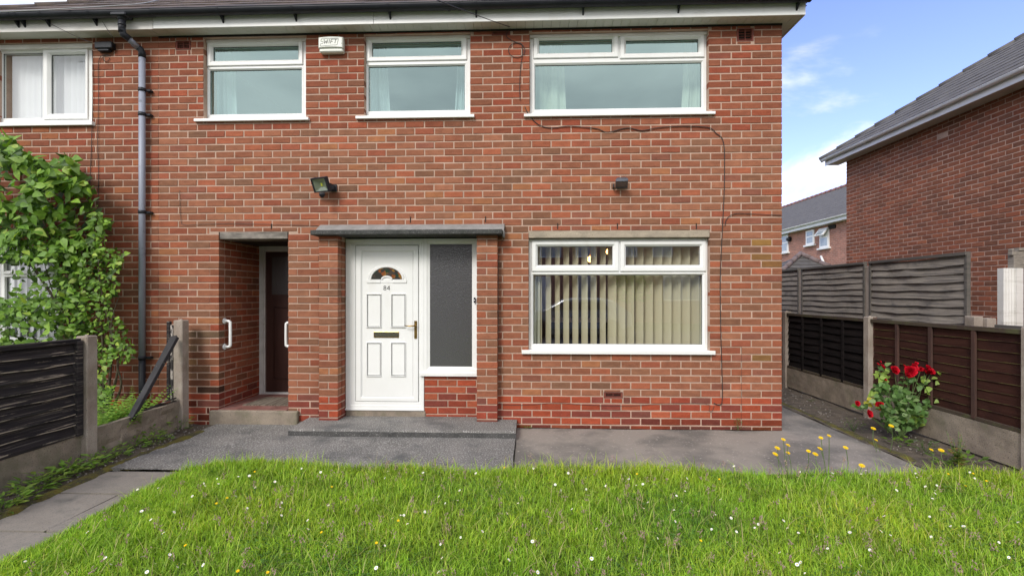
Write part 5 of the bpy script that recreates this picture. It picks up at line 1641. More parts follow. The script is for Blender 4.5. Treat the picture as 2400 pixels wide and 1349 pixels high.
lo.v = [(v[0] + (v[1] + 1.25) * .045, v[1], v[2] + (v[1] + 1.25) * .03) for v in lo.v]
lo.build('gravel_board', M['conc'], lfence)
# remains of the broken panel on the far post
MB().box(pf0[0] - .125, pf0[0] - .085, pf0[1] - .07, pf0[1] - .03, .32, 1.235, 0, .006).build('frame_post', M['wood_black'], lfence)
MB().box(pf0[0] - .084, pf0[0] - .056, pf0[1] - .06, pf0[1] - .035, .30, 1.19, 0, .003).build('flaking_batten', M['bare_wood'], lfence)
MB().obox(at(335, 962, -.62), at(411, 932, -.25), .012, .03, (0, 0, 1)).obox(at(352, 958, -.55), at(412, 938, -.24), .010, .025, (0, 0, 1)).build('broken_slat', M['wood_black'], lfence)
a = at(303, 975, -.86); b = at(408, 787, -.30)
M['wood_black2'] = surf('black_painted_batten', (.014, .013, .015), .7, (.03, .028, .03), 8, stain=(.34, .30, .25), stains=11, stlo=.66, sthi=.72, bmp=.002, bscale=30)
lp = thing('leaning_fence_rail', 'black painted fence rail leaning diagonally against the far concrete post', 'fence rail', a)
MB().obox(a - Vector((0, 0, .04)), b, .085, .018, (1, 0, .5), 0, .003).build('board', M['wood_black2'], lp)
dirn = (b - a).normalized()
MB().obox(a + Vector((.052, -.02, -.02)), b + Vector((.052, -.02, -.012)), .03, .036, (1, 0, .5), 0, .003).build('batten', M['wood_black2'], lp)

# moss lines along the path edges
def moss_strip(pts, w, h, name, label):
    mb = MB(); rows = []
    P = []
    for i in range(len(pts) - 1):
        for k in range(24): P.append(Vector(pts[i]).lerp(Vector(pts[i + 1]), k / 24))
    P.append(Vector(pts[-1]))
    for i, p in enumerate(P):
        n1 = .5 + .9 * abs(mnoise.noise(p * 5)) + .5 * mnoise.noise(p * 17)
        ww = w * max(.15, n1)
        rows.append([(p.x - ww, p.y, p.z - .01), (p.x - ww * .5, p.y, p.z + h * n1), (p.x + ww * .4, p.y, p.z + h * n1 * .9), (p.x + ww, p.y, p.z - .01)])
    mb.loops(rows, False, 0, True)
    o = mb.build(name, M['moss'], fix=False); tag(o, label, 'moss', kind='stuff')
moss_strip([(3.57, -1.0, -.01), (3.60, 1.0, -.008), (3.60, 6, -.008)], .085, .022, 'moss', 'brown green moss along the edge of the right concrete path')
moss_strip([(-3.68, -2.6, .0), (-3.73, -1.4, .004), (-3.66, -.35, .012)], .07, .018, 'moss', 'yellow green moss along the left edge of the path')
moss_strip([(XS + .02, -.012, -.012), (2.0, -.012, -.012), (XR - .02, -.012, -.012)], .022, .008, 'moss', 'thin dark moss at the foot of the brick wall')
moss_strip([(-3.6, -1.475, -.003), (-2.6, -1.475, -.003)], .02, .006, 'moss', 'dark moss in the joint between apron and paving slabs')
# small stones scattered in the beds
sm_ = MB()
for i in range(300):
    if i % 2: x = random.uniform(3.62, 4.22); y = random.uniform(-1.5, 3)
    else: x = random.uniform(-4.0, -3.75); y = random.uniform(-3, -.1)
    s_ = random.uniform(.003, .010)
    sm_.box(x - s_, x + s_, y - s_ * .8, y + s_ * .8, .0, s_ * .9 + .008, 0, s_ * .45)
tag(sm_.build('gravel', surf('pale_stones', (.28, .25, .22), .9, (.14, .13, .12), 30), fix=False), 'small stones scattered on the soil beds', 'gravel', kind='stuff')

# ================================================================== LAWN
LX0, LX1, LY0, LY1 = -2.97, 4.22, -6.5, -1.40
g = MB(); g.add(*lumpy(LX0, LX1, LY0, LY1 + .05, .0, .02, 70, 60, 2.5), 0, True)
tag(g.build('lawn', M['thatch'], fix=False), kind='structure')
def edge_in(x, y):
    """signed distance-like: >0 inside the lawn"""
    e = LY1 + .05 * np.sin(x * 2.1) + .03 * np.sin(x * 5.3 + 1)
    # rounded back left corner
    c = .25
    cx_, cy_ = LX0 + c, e - c
    inside = (x > LX0 + .02 * np.sin(y * 4)) & (x < LX1) & (y < e)
    corner = (x < cx_) & (y > cy_) & ((x - cx_) ** 2 + (y - cy_) ** 2 > c * c)
    return inside & ~corner
NB = 270000
# more blades per area where the picture looks closest
yv = rng.random(NB)
y = LY1 + .12 - (3.1) * yv ** 1.05
y = np.where(rng.random(NB) < .06, rng.uniform(LY0, -4.4, NB), y)
half = 1.16 * (y + D) + .9
x = rng.uniform(-1, 1, NB) * np.clip(half, 2.2, 4.6) - .12 * 0
x = np.where(x < LX0, rng.uniform(LX0, LX0 + .6, NB), x)
ok = edge_in(x, y)
x, y = x[ok], y[ok]; nb = len(x)
patch = np.array([mnoise.noise(Vector((a * .9, b * 1.1, 3.0))) for a, b in zip(x, y)])
patch2 = np.array([mnoise.noise(Vector((a * 4.5, b * 4.5, 8.0))) for a, b in zip(x, y)])
h = (.050 + .055 * rng.random(nb) ** 1.4) * .86 * (1 + .35 * patch + .25 * patch2)
far = (y > LY1 - .25)
h = np.where(far & (rng.random(nb) < .07), h * 1.9, h)
w = .0016 + .0014 * rng.random(nb)
ang = rng.uniform(0, 2 * PI, nb)
lean = np.abs(rng.normal(.55, .38, nb)); lean = np.clip(lean, 0, 1.35)
cl = np.floor(x * 9) * 1.7 + np.floor(y * 9) * 2.3
la = ang + 0; la = np.where(rng.random(nb) < .28, cl + rng.normal(0, .6, nb), la)
dx, dy = np.cos(la), np.sin(la)
wx, wy = -np.sin(ang), np.cos(ang)
z0 = .005
base = np.stack([x, y, np.full(nb, z0)], 1)
m1 = base + np.stack([dx * h * lean * .25, dy * h * lean * .25, h * .55], 1)
tip = base + np.stack([dx * h * lean * .95, dy * h * lean * .95, h * (1 - .28 * lean)], 1)
wv = np.stack([wx * w, wy * w, np.zeros(nb)], 1)
VS = np.stack([base - wv, base + wv, m1 + wv * .9, m1 - wv * .9, tip], 1).reshape(-1, 3)
cols = np.array([(.22, .37, .035), (.17, .31, .030), (.28, .42, .045), (.13, .23, .028), (.32, .40, .07), (.36, .33, .15)])
ci = rng.choice(6, nb, p=[.34, .27, .20, .12, .05, .02])
T = cols[ci] * np.array([1.40, 1.34, 1.0]) * (1 + .25 * rng.normal(0, .6, nb).clip(-1, 1))[:, None]
T *= (1 + .35 * patch[:, None] * np.array([1.3, .6, .5]))
T *= (1 + .30 * patch2[:, None])
T = T.clip(.01, .62)
T4 = np.concatenate([T, np.ones((nb, 1))], 1)
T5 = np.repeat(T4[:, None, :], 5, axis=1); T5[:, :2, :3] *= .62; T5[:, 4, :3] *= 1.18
me = bpy.data.meshes.new('grass')
nv = nb * 5
me.vertices.add(nv); me.vertices.foreach_set('co', VS.astype(np.float32).ravel())
bi = np.arange(nb) * 5
quad = np.stack([bi, bi + 1, bi + 2, bi + 3], 1); tri = np.stack([bi + 3, bi + 2, bi + 4], 1)
loops = np.concatenate([quad, tri], 1).ravel()
me.loops.add(len(loops)); me.loops.foreach_set('vertex_index', loops.astype(np.int32))
me.polygons.add(nb * 2)
ls = np.stack([np.arange(nb) * 7, np.arange(nb) * 7 + 4], 1).ravel()
me.polygons.foreach_set('loop_start', ls.astype(np.int32))
try: me.polygons.foreach_set('loop_total', np.tile([4, 3], nb).astype(np.int32))
except Exception: pass
me.update(calc_edges=True)
ca = me.color_attributes.new('tone', 'FLOAT_COLOR', 'POINT')
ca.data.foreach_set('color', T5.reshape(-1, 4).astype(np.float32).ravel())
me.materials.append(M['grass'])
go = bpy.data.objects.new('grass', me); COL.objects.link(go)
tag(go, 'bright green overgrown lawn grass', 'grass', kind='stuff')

# seed heads and broad weeds in the lawn
def seedstems(n, area, label):
    mb = MB()
    for i in range(n):
        x = random.uniform(*area[0]); y = random.uniform(*area[1])
        if abs(x) > 1.2 * (y + D) + .1: continue
        hh_ = random.uniform(.08, .17); lx, ly = random.gauss(0, .03), random.gauss(0, .03)
        a = Vector((x, y, 0)); b = Vector((x + lx, y + ly, hh_))
        m = a.lerp(b, .6) + Vector((0, 0, .01))
        mb.tube([a, m, b], [.0010, .0008, .0007], 3, 1, False)
        for k in range(9):
            p = b + Vector((random.gauss(0, .009), random.gauss(0, .009), random.uniform(-.04, .01)))
            d_ = Vector((random.gauss(0, .7), random.gauss(0, .7), 1)).normalized() * .008
            mb.tube([p - d_, p, p + d_], [.0003, .0030, .0003], 4, 0, False)
    o = mb.build('seed_heads', [M['seed'], M['straw']], fix=False); tag(o, label, 'grass seed heads', kind='stuff')
seedstems(520, ((-2.8, 4.1), (-4.2, -1.42)), 'brownish grass seed heads standing in the lawn')

def clover(n):
    random.seed(15); VSc = []; Fc_ = []; Tc = []
    k = 0
    while k < n:
        x = random.uniform(-2.9, 4.1); y = random.uniform(-4.2, -1.42)
        if abs(x) > 1.2 * (y + D) + .1: continue
        if mnoise.noise(Vector((x * 1.6, y * 1.9, 21))) < .08: continue
        if not edge_in(np.array([x]), np.array([y]))[0]: continue
        z = random.uniform(.035, .062); a0 = random.uniform(0, 6.28); r_ = random.uniform(.006, .011)
        tx, ty = random.gauss(0, .25), random.gauss(-.15, .25)
        c = random.choice([(.10, .22, .04), (.13, .27, .05), (.08, .17, .03)])
        for j_ in range(3):
            a = a0 + j_ * 2.094; b = len(VSc)
            for (rr_, da) in ((0, 0), (.75, -.55), (1.15, -.25), (1.15, .25), (.75, .55)):
                px_c = x + r_ * rr_ * math.cos(a + da); py_c = y + r_ * rr_ * math.sin(a + da)
                VSc.append((px_c, py_c, z + tx * (px_c - x) + ty * (py_c - y) + .15 * rr_ * r_)); Tc.append((*c, 1))
            Fc_.append((b, b + 1, b + 2, b + 3, b + 4))
        k += 1
    o = put_mass('clover', VSc, Fc_, Tc, M['grass']); tag(o, 'patches of small clover leaves among the lawn grass', 'clover', kind='stuff')
clover(9000)
def arching(n):
    random.seed(16); VSc = []; Fc_ = []; Tc = []
    k = 0
    while k < n:
        x = random.uniform(-2.9, 4.1); y = random.uniform(-4.3, -1.36)
        if abs(x) > 1.2 * (y + D) + .1: continue
        if not edge_in(np.array([x]), np.array([y]))[0]: continue
        k += 1
        a = random.uniform(0, 6.28); L_ = random.uniform(.10, .22); w_ = random.uniform(.0015, .003); bend = random.uniform(.5, 1.3)
        c = random.choice([(.40, .56, .07), (.32, .50, .05), (.46, .56, .10), (.26, .42, .05), (.50, .42, .2)])
        b = len(VSc); px_c, pz_c = 0, .01; th_ = random.uniform(1.1, 1.5)
        for j_ in range(6):
            t = j_ / 5; ww = w_ * (1 - t * .85)
            cx_, cy_ = x + px_c * math.cos(a), y + px_c * math.sin(a)
            VSc.append((cx_ - math.sin(a) * ww, cy_ + math.cos(a) * ww, pz_c)); VSc.append((cx_ + math.sin(a) * ww, cy_ - math.cos(a) * ww, pz_c))
            Tc += [(*c, 1)] * 2
            th_ -= bend / 4; px_c += L_ / 5 * math.cos(th_); pz_c = max(.015, pz_c + L_ / 5 * math.sin(th_))
        for j_ in range(5): Fc_.append((b + 2 * j_, b + 2 * j_ + 1, b + 2 * j_ + 3, b + 2 * j_ + 2))
    o = put_mass('long_grass', VSc, Fc_, Tc, M['grass']); tag(o, 'long arching grass blades in the lawn', 'grass', kind='stuff')
arching(5200)
def lawn_ok(x, y):
    return bool(edge_in(np.array([x]), np.array([y]))[0])
# daisies: a few shared head shapes, each flower its own object
def daisy_mesh(seed):
    random.seed(seed); mb = MB()
    R = random.uniform(.0075, .0105); hgt = random.uniform(.075, .11)
    tl_ = Vector((random.gauss(0, .3), random.gauss(-.25, .3), 1)).normalized()
    c = Vector((random.gauss(0, .008), random.gauss(0, .008), hgt))
    mb.tube([(0, 0, 0), c * .6, c], [.0012, .001, .001], 4, 2, False)
    u = tl_.orthogonal().normalized(); v = tl_.cross(u)
    n = 12
    for k in range(n):
        a = 2 * PI * k / n; b_ = PI / n * .85
        d0 = u * math.cos(a) + v * math.sin(a)
        dl = u * math.cos(a - b_) + v * math.sin(a - b_); dr_ = u * math.cos(a + b_) + v * math.sin(a + b_)
        mb.add([c + dl * R * .3, c + dr_ * R * .3, c + dr_ * R * .9 + tl_ * .001, c + d0 * R * 1.05 + tl_ * .0012, c + dl * R * .9 + tl_ * .001], [(0, 1, 2, 3, 4)], 0)
    mb.tube([c, c + tl_ * .0025], [R * .38, R * .2], 8, 1)
    me = mb.mesh('daisy', fix=False)
    for m in (M['white_petal'], M['yellow'], M['green_stem']): me.materials.append(m)
    return me
dms = [daisy_mesh(100 + i) for i in range(7)]
random.seed(21)
cnt = 0
while cnt < 205:
    py_ = random.uniform(1088, 1345) if random.random() < .8 else random.uniform(1088, 1160)
    px__ = random.uniform(40, 2390)
    q = atz(px__, py_, .09)
    if not lawn_ok(q.x, q.y): continue
    if mnoise.noise(Vector((q.x * 1.3, q.y * 1.3, 5))) < -.12 and random.random() < .7: continue
    o = bpy.data.objects.new('daisy', random.choice(dms)); COL.objects.link(o)
    o.location = (q.x, q.y, 0.004); s_ = random.uniform(.62, 1.05); o.scale = (s_, s_, random.uniform(.85, 1.05)); o.rotation_euler = (0, 0, random.uniform(0, 6.28))
    tag(o, 'small white daisy flowering in the long lawn grass', 'daisy', 'white daisies scattered over the lawn'); cnt += 1
def butter_mesh(seed, R=.009, hgt=.10):
    random.seed(seed); mb = MB()
    c = Vector((random.gauss(0, .01), random.gauss(0, .01), hgt)); tl_ = Vector((random.gauss(0, .2), -.35, 1)).normalized()
    mb.tube([(0, 0, 0), c * .5 + Vector((.006, 0, 0)), c], [.0014, .0012, .001], 4, 1, False)
    u = tl_.orthogonal().normalized(); v = tl_.cross(u)
    for ring, (n, rr_, up_) in enumerate(((13, 1.0, .0008), (10, .7, .0026))):
        for k in range(n):
            a = 2 * PI * k / n + ring; b_ = PI / n * .95
            d0 = u * math.cos(a) + v * math.sin(a); dl = u * math.cos(a - b_) + v * math.sin(a - b_); dr_ = u * math.cos(a + b_) + v * math.sin(a + b_)
            mb.add([c, c + dr_ * R * .85 * rr_ + tl_ * up_, c + d0 * R * rr_ + tl_ * up_, c + dl * R * .85 * rr_ + tl_ * up_], [(0, 1, 2, 3)], 0)
    mb.tube([c - tl_ * .006, c], [.002, R * .35], 6, 1)
    me = mb.mesh('buttercup', fix=False)
    for m in (M['yellow'], M['green_stem']): me.materials.append(m)
    return me
bms = [butter_mesh(300 + i) for i in range(4)]
nbut = 0
for px__, py_ in sorted(((600, 1105), (522, 1169), (500, 1179), (430, 1278), (562, 1338), (632, 1340), (872, 1272), (757, 1250), (780, 1140), (937, 1220), (1180, 1095), (1498, 1112), (1682, 1123), (1644, 1266), (2228, 1111), (2262, 1138), (2319, 1128), (2278, 1110))):
    q = atz(px__, py_, .10)
    if not lawn_ok(q.x, q.y): continue
    o = bpy.data.objects.new('buttercup', random.choice(bms)); COL.objects.link(o)
    o.location = (q.x, q.y, 0.004); o.rotation_euler = (0, 0, random.uniform(-.6, .6))
    nbut += 1
    tag(o, 'small yellow buttercup low in the lawn, %s of its kind from the left' % ['first', 'second', 'third', 'fourth', 'fifth', 'sixth', 'seventh', 'eighth', 'ninth', 'tenth', 'eleventh', 'twelfth', 'thirteenth', 'fourteenth', 'fifteenth', 'sixteenth', 'seventeenth', 'eighteenth'][nbut - 1], 'buttercup', 'yellow buttercups in the lawn')
# tall yellow hawkweeds at the lawn edge
random.seed(5)
hw_ = [(1836, 1029), (1847, 1042), (1822, 1049), (1817, 1063), (1847, 1060), (1895, 1056), (1911, 1063), (1922, 1050), (1924, 1025), (1943, 1020), (1982, 1048), (2020, 1090), (2089, 997), (2047, 1003), (2053, 1030), (2183, 1053), (2206, 1054)]
def hawk(i, px__, py_):
    Y0 = -1.43 if px__ < 2030 else (-1.15 if px__ > 2150 else -.75)
    Yh = Y0 + random.uniform(-.02, .1)
    hd = at(px__, py_, Yh)
    bx_ = hd.x + random.uniform(-.03, .07) * (1 if px__ < 1900 else -.3)
    base = Vector((bx_, Y0, .0))
    side = 'in front of the rose bush' if 2030 < px__ < 2150 else ('by the dock plant' if px__ > 2150 else 'over the right concrete path')
    lab = '%s hawkweed from the left along the lawn edge, %s' % (ORD[i], side)
    t = thing('hawkweed', lab, 'wild flower', base, 'yellow hawkweeds along the lawn edge')
    mid = base.lerp(hd, .5) + Vector((random.uniform(-.02, .02), 0, .0))
    MB().tube(smooth_pts([base, mid, hd], 4), .0028, 5).build('stem', M['green_stem'], t, fix=False)
    me = bpy.data.meshes.get('hawk_head')
    if me is None:
        mb = MB(); R = .024; c = Vector((0, 0, 0)); tl_ = Vector((.1, -.45, 1)).normalized(); u = tl_.orthogonal().normalized(); v = tl_.cross(u)
        for n, rr_, up_ in ((18, 1, 0), (14, .75, .003), (9, .45, .005)):
            for k in range(n):
                a = 2 * PI * k / n + rr_; b_ = PI / n * .8
                d0 = u * math.cos(a) + v * math.sin(a); dl = u * math.cos(a - b_) + v * math.sin(a - b_); dr_ = u * math.cos(a + b_) + v * math.sin(a + b_)
                mb.add([c + tl_ * .001, c + dr_ * R * .95 * rr_ + tl_ * up_, c + d0 * R * .92 * rr_ + tl_ * up_, c + dl * R * .95 * rr_ + tl_ * up_], [(0, 1, 2, 3)], 0)
        mb.tube([c - tl_ * .014, c - tl_ * .006, c], [.003, .006, .005], 7, 1)
        me = mb.mesh('hawk_head', fix=False); me.materials.append(M['yellow']); me.materials.append(M['green_stem'])
    o = bpy.data.objects.new('flower_head', me); COL.objects.link(o); o.parent = t; o.location = hd - base; s_ = random.uniform(.75, 1.05); o.scale = (s_,) * 3; o.rotation_euler = (0, 0, random.uniform(-.5, .5))
ORD = ['first', 'second', 'third', 'fourth', 'fifth', 'sixth', 'seventh', 'eighth', 'ninth', 'tenth', 'eleventh', 'twelfth', 'thirteenth', 'fourteenth', 'fifteenth', 'sixteenth', 'seventeenth', 'eighteenth']
for i, (a, b) in enumerate(sorted(hw_)): hawk(i, a, b)

# ================================================================== LEAVES
def leaf_mesh(name, L=1.0, W_=.6, fold=.12, curl=.15, mat='leaf_obj', serr=False):
    n = 6; vs = []; fs = []
    for i in range(n + 1):
        t = i / n
        w_ = W_ * .56 * (math.sin(PI * min(1, t ** .62)) * (1 - .15 * t) if 0 < t < 1 else 0) + (.0 if 0 < t < 1 else .004)
        if serr and i % 2: w_ *= .86
        z = -curl * t * t
        vs += [(-w_, t * L, z - 0 + fold * w_), (0, t * L, z), (w_, t * L, z + fold * w_)]
    for i in range(n):
        a = i * 3
        fs += [(a, a + 1, a + 4, a + 3), (a + 1, a + 2, a + 5, a + 4)]
    return np.array(vs), fs
LV, LF = leaf_mesh('leaf')
def plant_leaves(parent, leaves, nmax, rankfn=None, lname='leaf', mname='foliage', shape=(LV, LF)):
    """leaves: (pos, dir, normal, size, widthfactor, colour)"""
    V0, F0 = shape
    if len(leaves) > nmax: 
        idx = sorted(range(len(leaves)), key=lambda i: -(leaves[i][3] / max(.5, (proj(leaves[i][0]) or (0, 0, 99))[2]) + (0 if not rankfn else rankfn(leaves[i]))))
    else: idx = list(range(len(leaves)))
    ch = idx[:nmax]; rest = idx[nmax:]
    off = wloc(parent)
    me = bpy.data.meshes.new(lname); me.from_pydata(V0.tolist(), [], F0); me.materials.append(M['leaf_obj'])
    for p_ in me.polygons: p_.use_smooth = True
    def basis(d, n):
        d = d.normalized(); n = (n - d * n.dot(d)); n = n.normalized() if n.length > 1e-4 else d.orthogonal().normalized()
        return d, n, d.cross(n)
    for i in ch:
        p, d, n, s_, wf, c = leaves[i]
        d, n, x_ = basis(d, n)
        o = bpy.data.objects.new(lname, me); COL.objects.link(o); o.parent = parent
        R = Matrix(((x_.x, d.x, n.x), (x_.y, d.y, n.y), (x_.z, d.z, n.z)))
        o.matrix_local = Matrix.Translation(p - off) @ R.to_4x4() @ Matrix.Diagonal((s_ * wf, s_, s_, 1))
        o.color = (*c, 1)
    if rest:
        VS = []; T = []
        for i in rest:
            p, d, n, s_, wf, c = leaves[i]; d, n, x_ = basis(d, n)
            R = np.array([[x_.x, d.x, n.x], [x_.y, d.y, n.y], [x_.z, d.z, n.z]])
            VS.append((V0 * np.array([s_ * wf, s_, s_])) @ R.T + np.array(p - off)); T.append(np.tile([*c, 1], (len(V0), 1)))
        k = len(V0)
        o = put_mass(mname, np.concatenate(VS), [tuple(j_ * k + q for q in f_) for j_ in range(len(rest)) for f_ in F0], np.concatenate(T), M['leaf'], parent)
        o['kind'] = 'stuff'
def inpoly(x, y, P):
    c = False; j_ = len(P) - 1
    for i in range(len(P)):
        if (P[i][1] > y) != (P[j_][1] > y) and x < (P[j_][0] - P[i][0]) * (y - P[i][1]) / (P[j_][1] - P[i][1]) + P[i][0]: c = not c
        j_ = i
    return c
random.seed(11)
# climbing shrub at the left
SP = [(-90, 310), (0, 318), (42, 332), (52, 352), (92, 372), (118, 378), (135, 372), (172, 366), (176, 392), (186, 420), (203, 408), (212, 440), (222, 470), (238, 488), (256, 522), (250, 560), (234, 575), (238, 600), (262, 640), (284, 668), (266, 694), (258, 712), (286, 752), (305, 800), (316, 832), (296, 850), (262, 846), (246, 880), (270, 915), (240, 945), (214, 930), (208, 850), (196, 800), (60, 830), (-90, 830)]
SP2 = [(235, 578), (290, 590), (294, 612), (270, 640), (240, 620)]
shrub = thing('climbing_shrub', 'leafy green climbing shrub growing up the brick wall behind the black fence', 'shrub', (at(232, 930, -.5).x, -.45, 0))
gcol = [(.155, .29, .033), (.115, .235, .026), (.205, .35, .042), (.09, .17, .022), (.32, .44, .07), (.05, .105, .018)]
leaves = []
def add_leaf(p, s_, cols_=gcol, wts=(5, 5, 3, 3, 1, 2), droop=.35, out=(-.1, -1, .5)):
    a = random.uniform(0, 2 * PI)
    d_ = Vector((math.cos(a), random.uniform(-.6, .2), math.sin(a) * .6 - droop)).normalized()
    n_ = (Vector(out) + Vector((random.gauss(0, .38), random.gauss(0, .3), random.gauss(0, .4)))).normalized()
    c = random.choices(cols_, wts)[0]; k = random.uniform(.8, 1.25)
    leaves.append((p, d_, n_, s_, random.uniform(.75, 1.15), tuple(v * k for v in c)))
tries = 0
while len(leaves) < 4800 and tries < 90000:
    tries += 1
    x, y = random.uniform(-90, 320), random.uniform(305, 945)
    if not (inpoly(x, y, SP) or inpoly(x, y, SP2)): continue
    nzv = mnoise.noise(Vector((x * .016, y * .02, 2.2)))
    # openings: sparse gaps in the upper part, the window corner at the lower left
    if x < 130 and 615 < y < 700 and random.random() < .72 + (130 - x) / 500: continue
    if x < 120 and 760 < y < 800 and random.random() < .75: continue
    if y < 470 and x < 75 and 440 < y and random.random() < .6: continue
    if y < 560 and nzv < .02 and random.random() < .82: continue
    if y > 830 and x < 205: continue
    if y > 600 and x > 200 and nzv < -.1 and random.random() < .4: continue
    dep = random.random()
    Y = -.06 - .5 * dep - (.25 if x < 120 else 0) * random.random()
    if y > 800: Y = -.15 - .5 * dep
    p = at(x, y, Y)
    s_ = (random.uniform(.075, .15) if y < 560 else random.uniform(.05, .105)) * (.75 if x > 200 else 1)
    # inner leaves get darker colours, painting in the shade inside the bush
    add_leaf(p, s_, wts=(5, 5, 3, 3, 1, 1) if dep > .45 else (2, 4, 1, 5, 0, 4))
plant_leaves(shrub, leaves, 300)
br = MB(); random.seed(3)
root = Vector((at(232, 930, -.35).x, -.3, 0))
for ex, ey in ((60, 350), (170, 390), (20, 480), (240, 520), (100, 600), (20, 720), (280, 690), (150, 700), (300, 810), (-40, 400)):
    e_ = at(ex, ey, -.3); m1_ = root.lerp(e_, .35) + Vector((.15, -.05, .15)); m2_ = root.lerp(e_, .7) + Vector((.05, -.1, .1))
    br.tube(smooth_pts([root + Vector((random.uniform(-.03, .03), 0, 0)), m1_, m2_, e_], 6), [.016 * (1 - .85 * k / 18) for k in range(19)], 6)
br.build('stem', M['stem'], shrub, fix=False)

# fern-like undergrowth behind the gravel board
random.seed(31)
leaves = []
un = thing('fern', 'feathery green undergrowth behind the low concrete board of the broken bay', 'fern', (at(270, 990, -.7).x, -.7, 0))
for fI in range(95):
    b_ = Vector((random.uniform(-4.6, -4.16), random.uniform(-1.15, -.4), 0))
    a = random.uniform(0, 2 * PI); ln = random.uniform(.45, .85)
    for k in range(16):
        t = k / 15
        p = b_ + Vector((math.cos(a) * ln * .5 * t, math.sin(a) * ln * .4 * t, ln * (t * .95 - .30 * t * t)))
        for sgn in (-1, 1):
            d_ = (Vector((-math.sin(a), math.cos(a), .1)) * sgn + Vector((math.cos(a), math.sin(a), .2)) * .6).normalized()
            c = random.choice([(.20, .36, .05), (.15, .29, .04), (.25, .40, .06)])
            leaves.append((p, d_, Vector((0, -.4, 1)), (.085 * (1 - t) + .022), .6, c))
plant_leaves(un, leaves, 120)

# weeds along the left bed
random.seed(41)
def weed(name, label, cat, base, n, r, hgt, size, cols_, nmax=20, group=None, wf=.6, stemn=3, flower=None):
    t = thing(name, label, cat, base, group)
    global leaves
    lv = []
    for i in range(n):
        a = random.uniform(0, 2 * PI); rr_ = r * math.sqrt(random.random()); z = hgt * random.random() ** 1.3
        p = Vector(base) + Vector((rr_ * math.cos(a), rr_ * math.sin(a), .008 + z))
        d_ = Vector((math.cos(a), math.sin(a), random.uniform(.0, .7))).normalized()
        c = random.choice(cols_); k = random.uniform(.8, 1.2)
        lv.append((p, d_, Vector((random.gauss(0, .3), random.gauss(-.3, .3), 1)), size * random.uniform(.6, 1.15), wf, tuple(v * k for v in c)))
    plant_leaves(t, lv, nmax)
    mb = MB()
    for k in range(stemn):
        a = random.uniform(0, 2 * PI)
        mb.tube([Vector(base), Vector(base) + Vector((r * .4 * math.cos(a), r * .4 * math.sin(a), hgt * .6)), Vector(base) + Vector((r * .6 * math.cos(a), r * .6 * math.sin(a), hgt))], [.002, .0016, .001], 4, 0, False)
    mb.build('stem', M['green_stem'], t, fix=False)
    return t
wc = [(.10, .19, .025), (.13, .22, .03), (.08, .14, .02)]
wb = [(.16, .30, .04), (.20, .33, .05), (.11, .20, .03), (.22, .30, .05)]
for wi, (px__, py_, sz, sp) in enumerate(sorted(((40, 1175, .05, 1), (75, 1150, .06, 1), (110, 1135, .05, 0), (155, 1115, .06, 1), (190, 1105, .05, 0), (225, 1085, .05, 1), (265, 1072, .045, 0), (300, 1050, .04, 1), (335, 1035, .05, 2), (385, 1008, .04, 2), (370, 1040, .03, 0), (5, 1195, .05, 0)))):
    q = atz(px__, py_, .0)
    if q.x < -4.0: q.x = -3.97
    weed('bed_weed', '%s green weed from the near end of the soil strip left of the path' % ORD[wi], 'weed', (q.x, q.y, 0), 60, .12, .09 if sp != 2 else .14, sz * 1.35, wb, 14, 'weeds in the left soil strip', .5)
# plants at the foot of the porch, house wall and apron edge
weed('nettle_seedling', 'small leafy seedlings beside the far concrete post of the broken fence', 'weed', tuple(atz(462, 985, .0)), 24, .08, .07, .04, wc, 10)
weed('wall_weed', 'little green weed at the foot of the brick wall below the lower window sill corner', 'weed', (X(1727), -.03, -.01), 26, .035, .14, .025, wc, 10)
weed('joint_weed', 'tiny weed growing at the step end below the brick wall', 'weed', (X(1235), -.03, -.01), 14, .05, .03, .035, wc, 8)
weed('fennel_weed', 'wispy pale green weed growing in the moss beside the path near the rose', 'weed', tuple(atz(2000, 1010, 0)), 90, .11, .12, .035, [(.15, .22, .06), (.11, .18, .04)], 20, wf=.25, stemn=9)
weed('plantain_weed', 'broad leaved weed at the soil edge under the rose bush', 'weed', tuple(atz(2105, 1040, 0)), 22, .09, .06, .06, wc, 12, wf=.9)
weed('grassy_weed', 'dark green tufted weed on the soil between rose bush and dock', 'weed', tuple(atz(2170, 1062, 0)), 60, .08, .12, .06, [(.05, .10, .018), (.07, .12, .02)], 14, wf=.2, stemn=8)
# dock plant
dk = Vector(atz(2248, 1092, 0)); 
t = thing('dock_plant', 'upright dock plant with small yellow green leaves before the concrete gravel board', 'dock plant', dk)
random.seed(61); lv = []
smb = MB()
for k in range(7):
    top = dk + Vector((random.uniform(-.09, .09), random.uniform(-.05, .05), random.uniform(.2, .34)))
    smb.tube([dk, dk.lerp(top, .5) + Vector((random.uniform(-.02, .02), 0, 0)), top], [.003, .0025, .0015], 5)
    for i in range(22):
        tt = random.random() ** .8; p = dk.lerp(top, tt); a = random.uniform(0, 6.28)
        lv.append((p, Vector((math.cos(a), math.sin(a), .4)), Vector((0, -.6, 1)), (.055 if tt < .5 else .022) * random.uniform(.7, 1.2), .45, random.choice([(.14, .20, .03), (.20, .22, .05), (.10, .16, .025), (.22, .14, .05)])))
for i in range(60):
    a = random.uniform(0, 6.28); r_ = random.uniform(.02, .2)
    lv.append((dk + Vector((math.cos(a) * r_, math.sin(a) * r_ * .7, random.uniform(.0, .10))), Vector((math.cos(a), math.sin(a), .5)), Vector((0, -.4, 1)), random.uniform(.04, .08), .6, random.choice(wc)))
plant_leaves(t, lv, 120); smb.build('stem', M['green_stem'], t, fix=False)

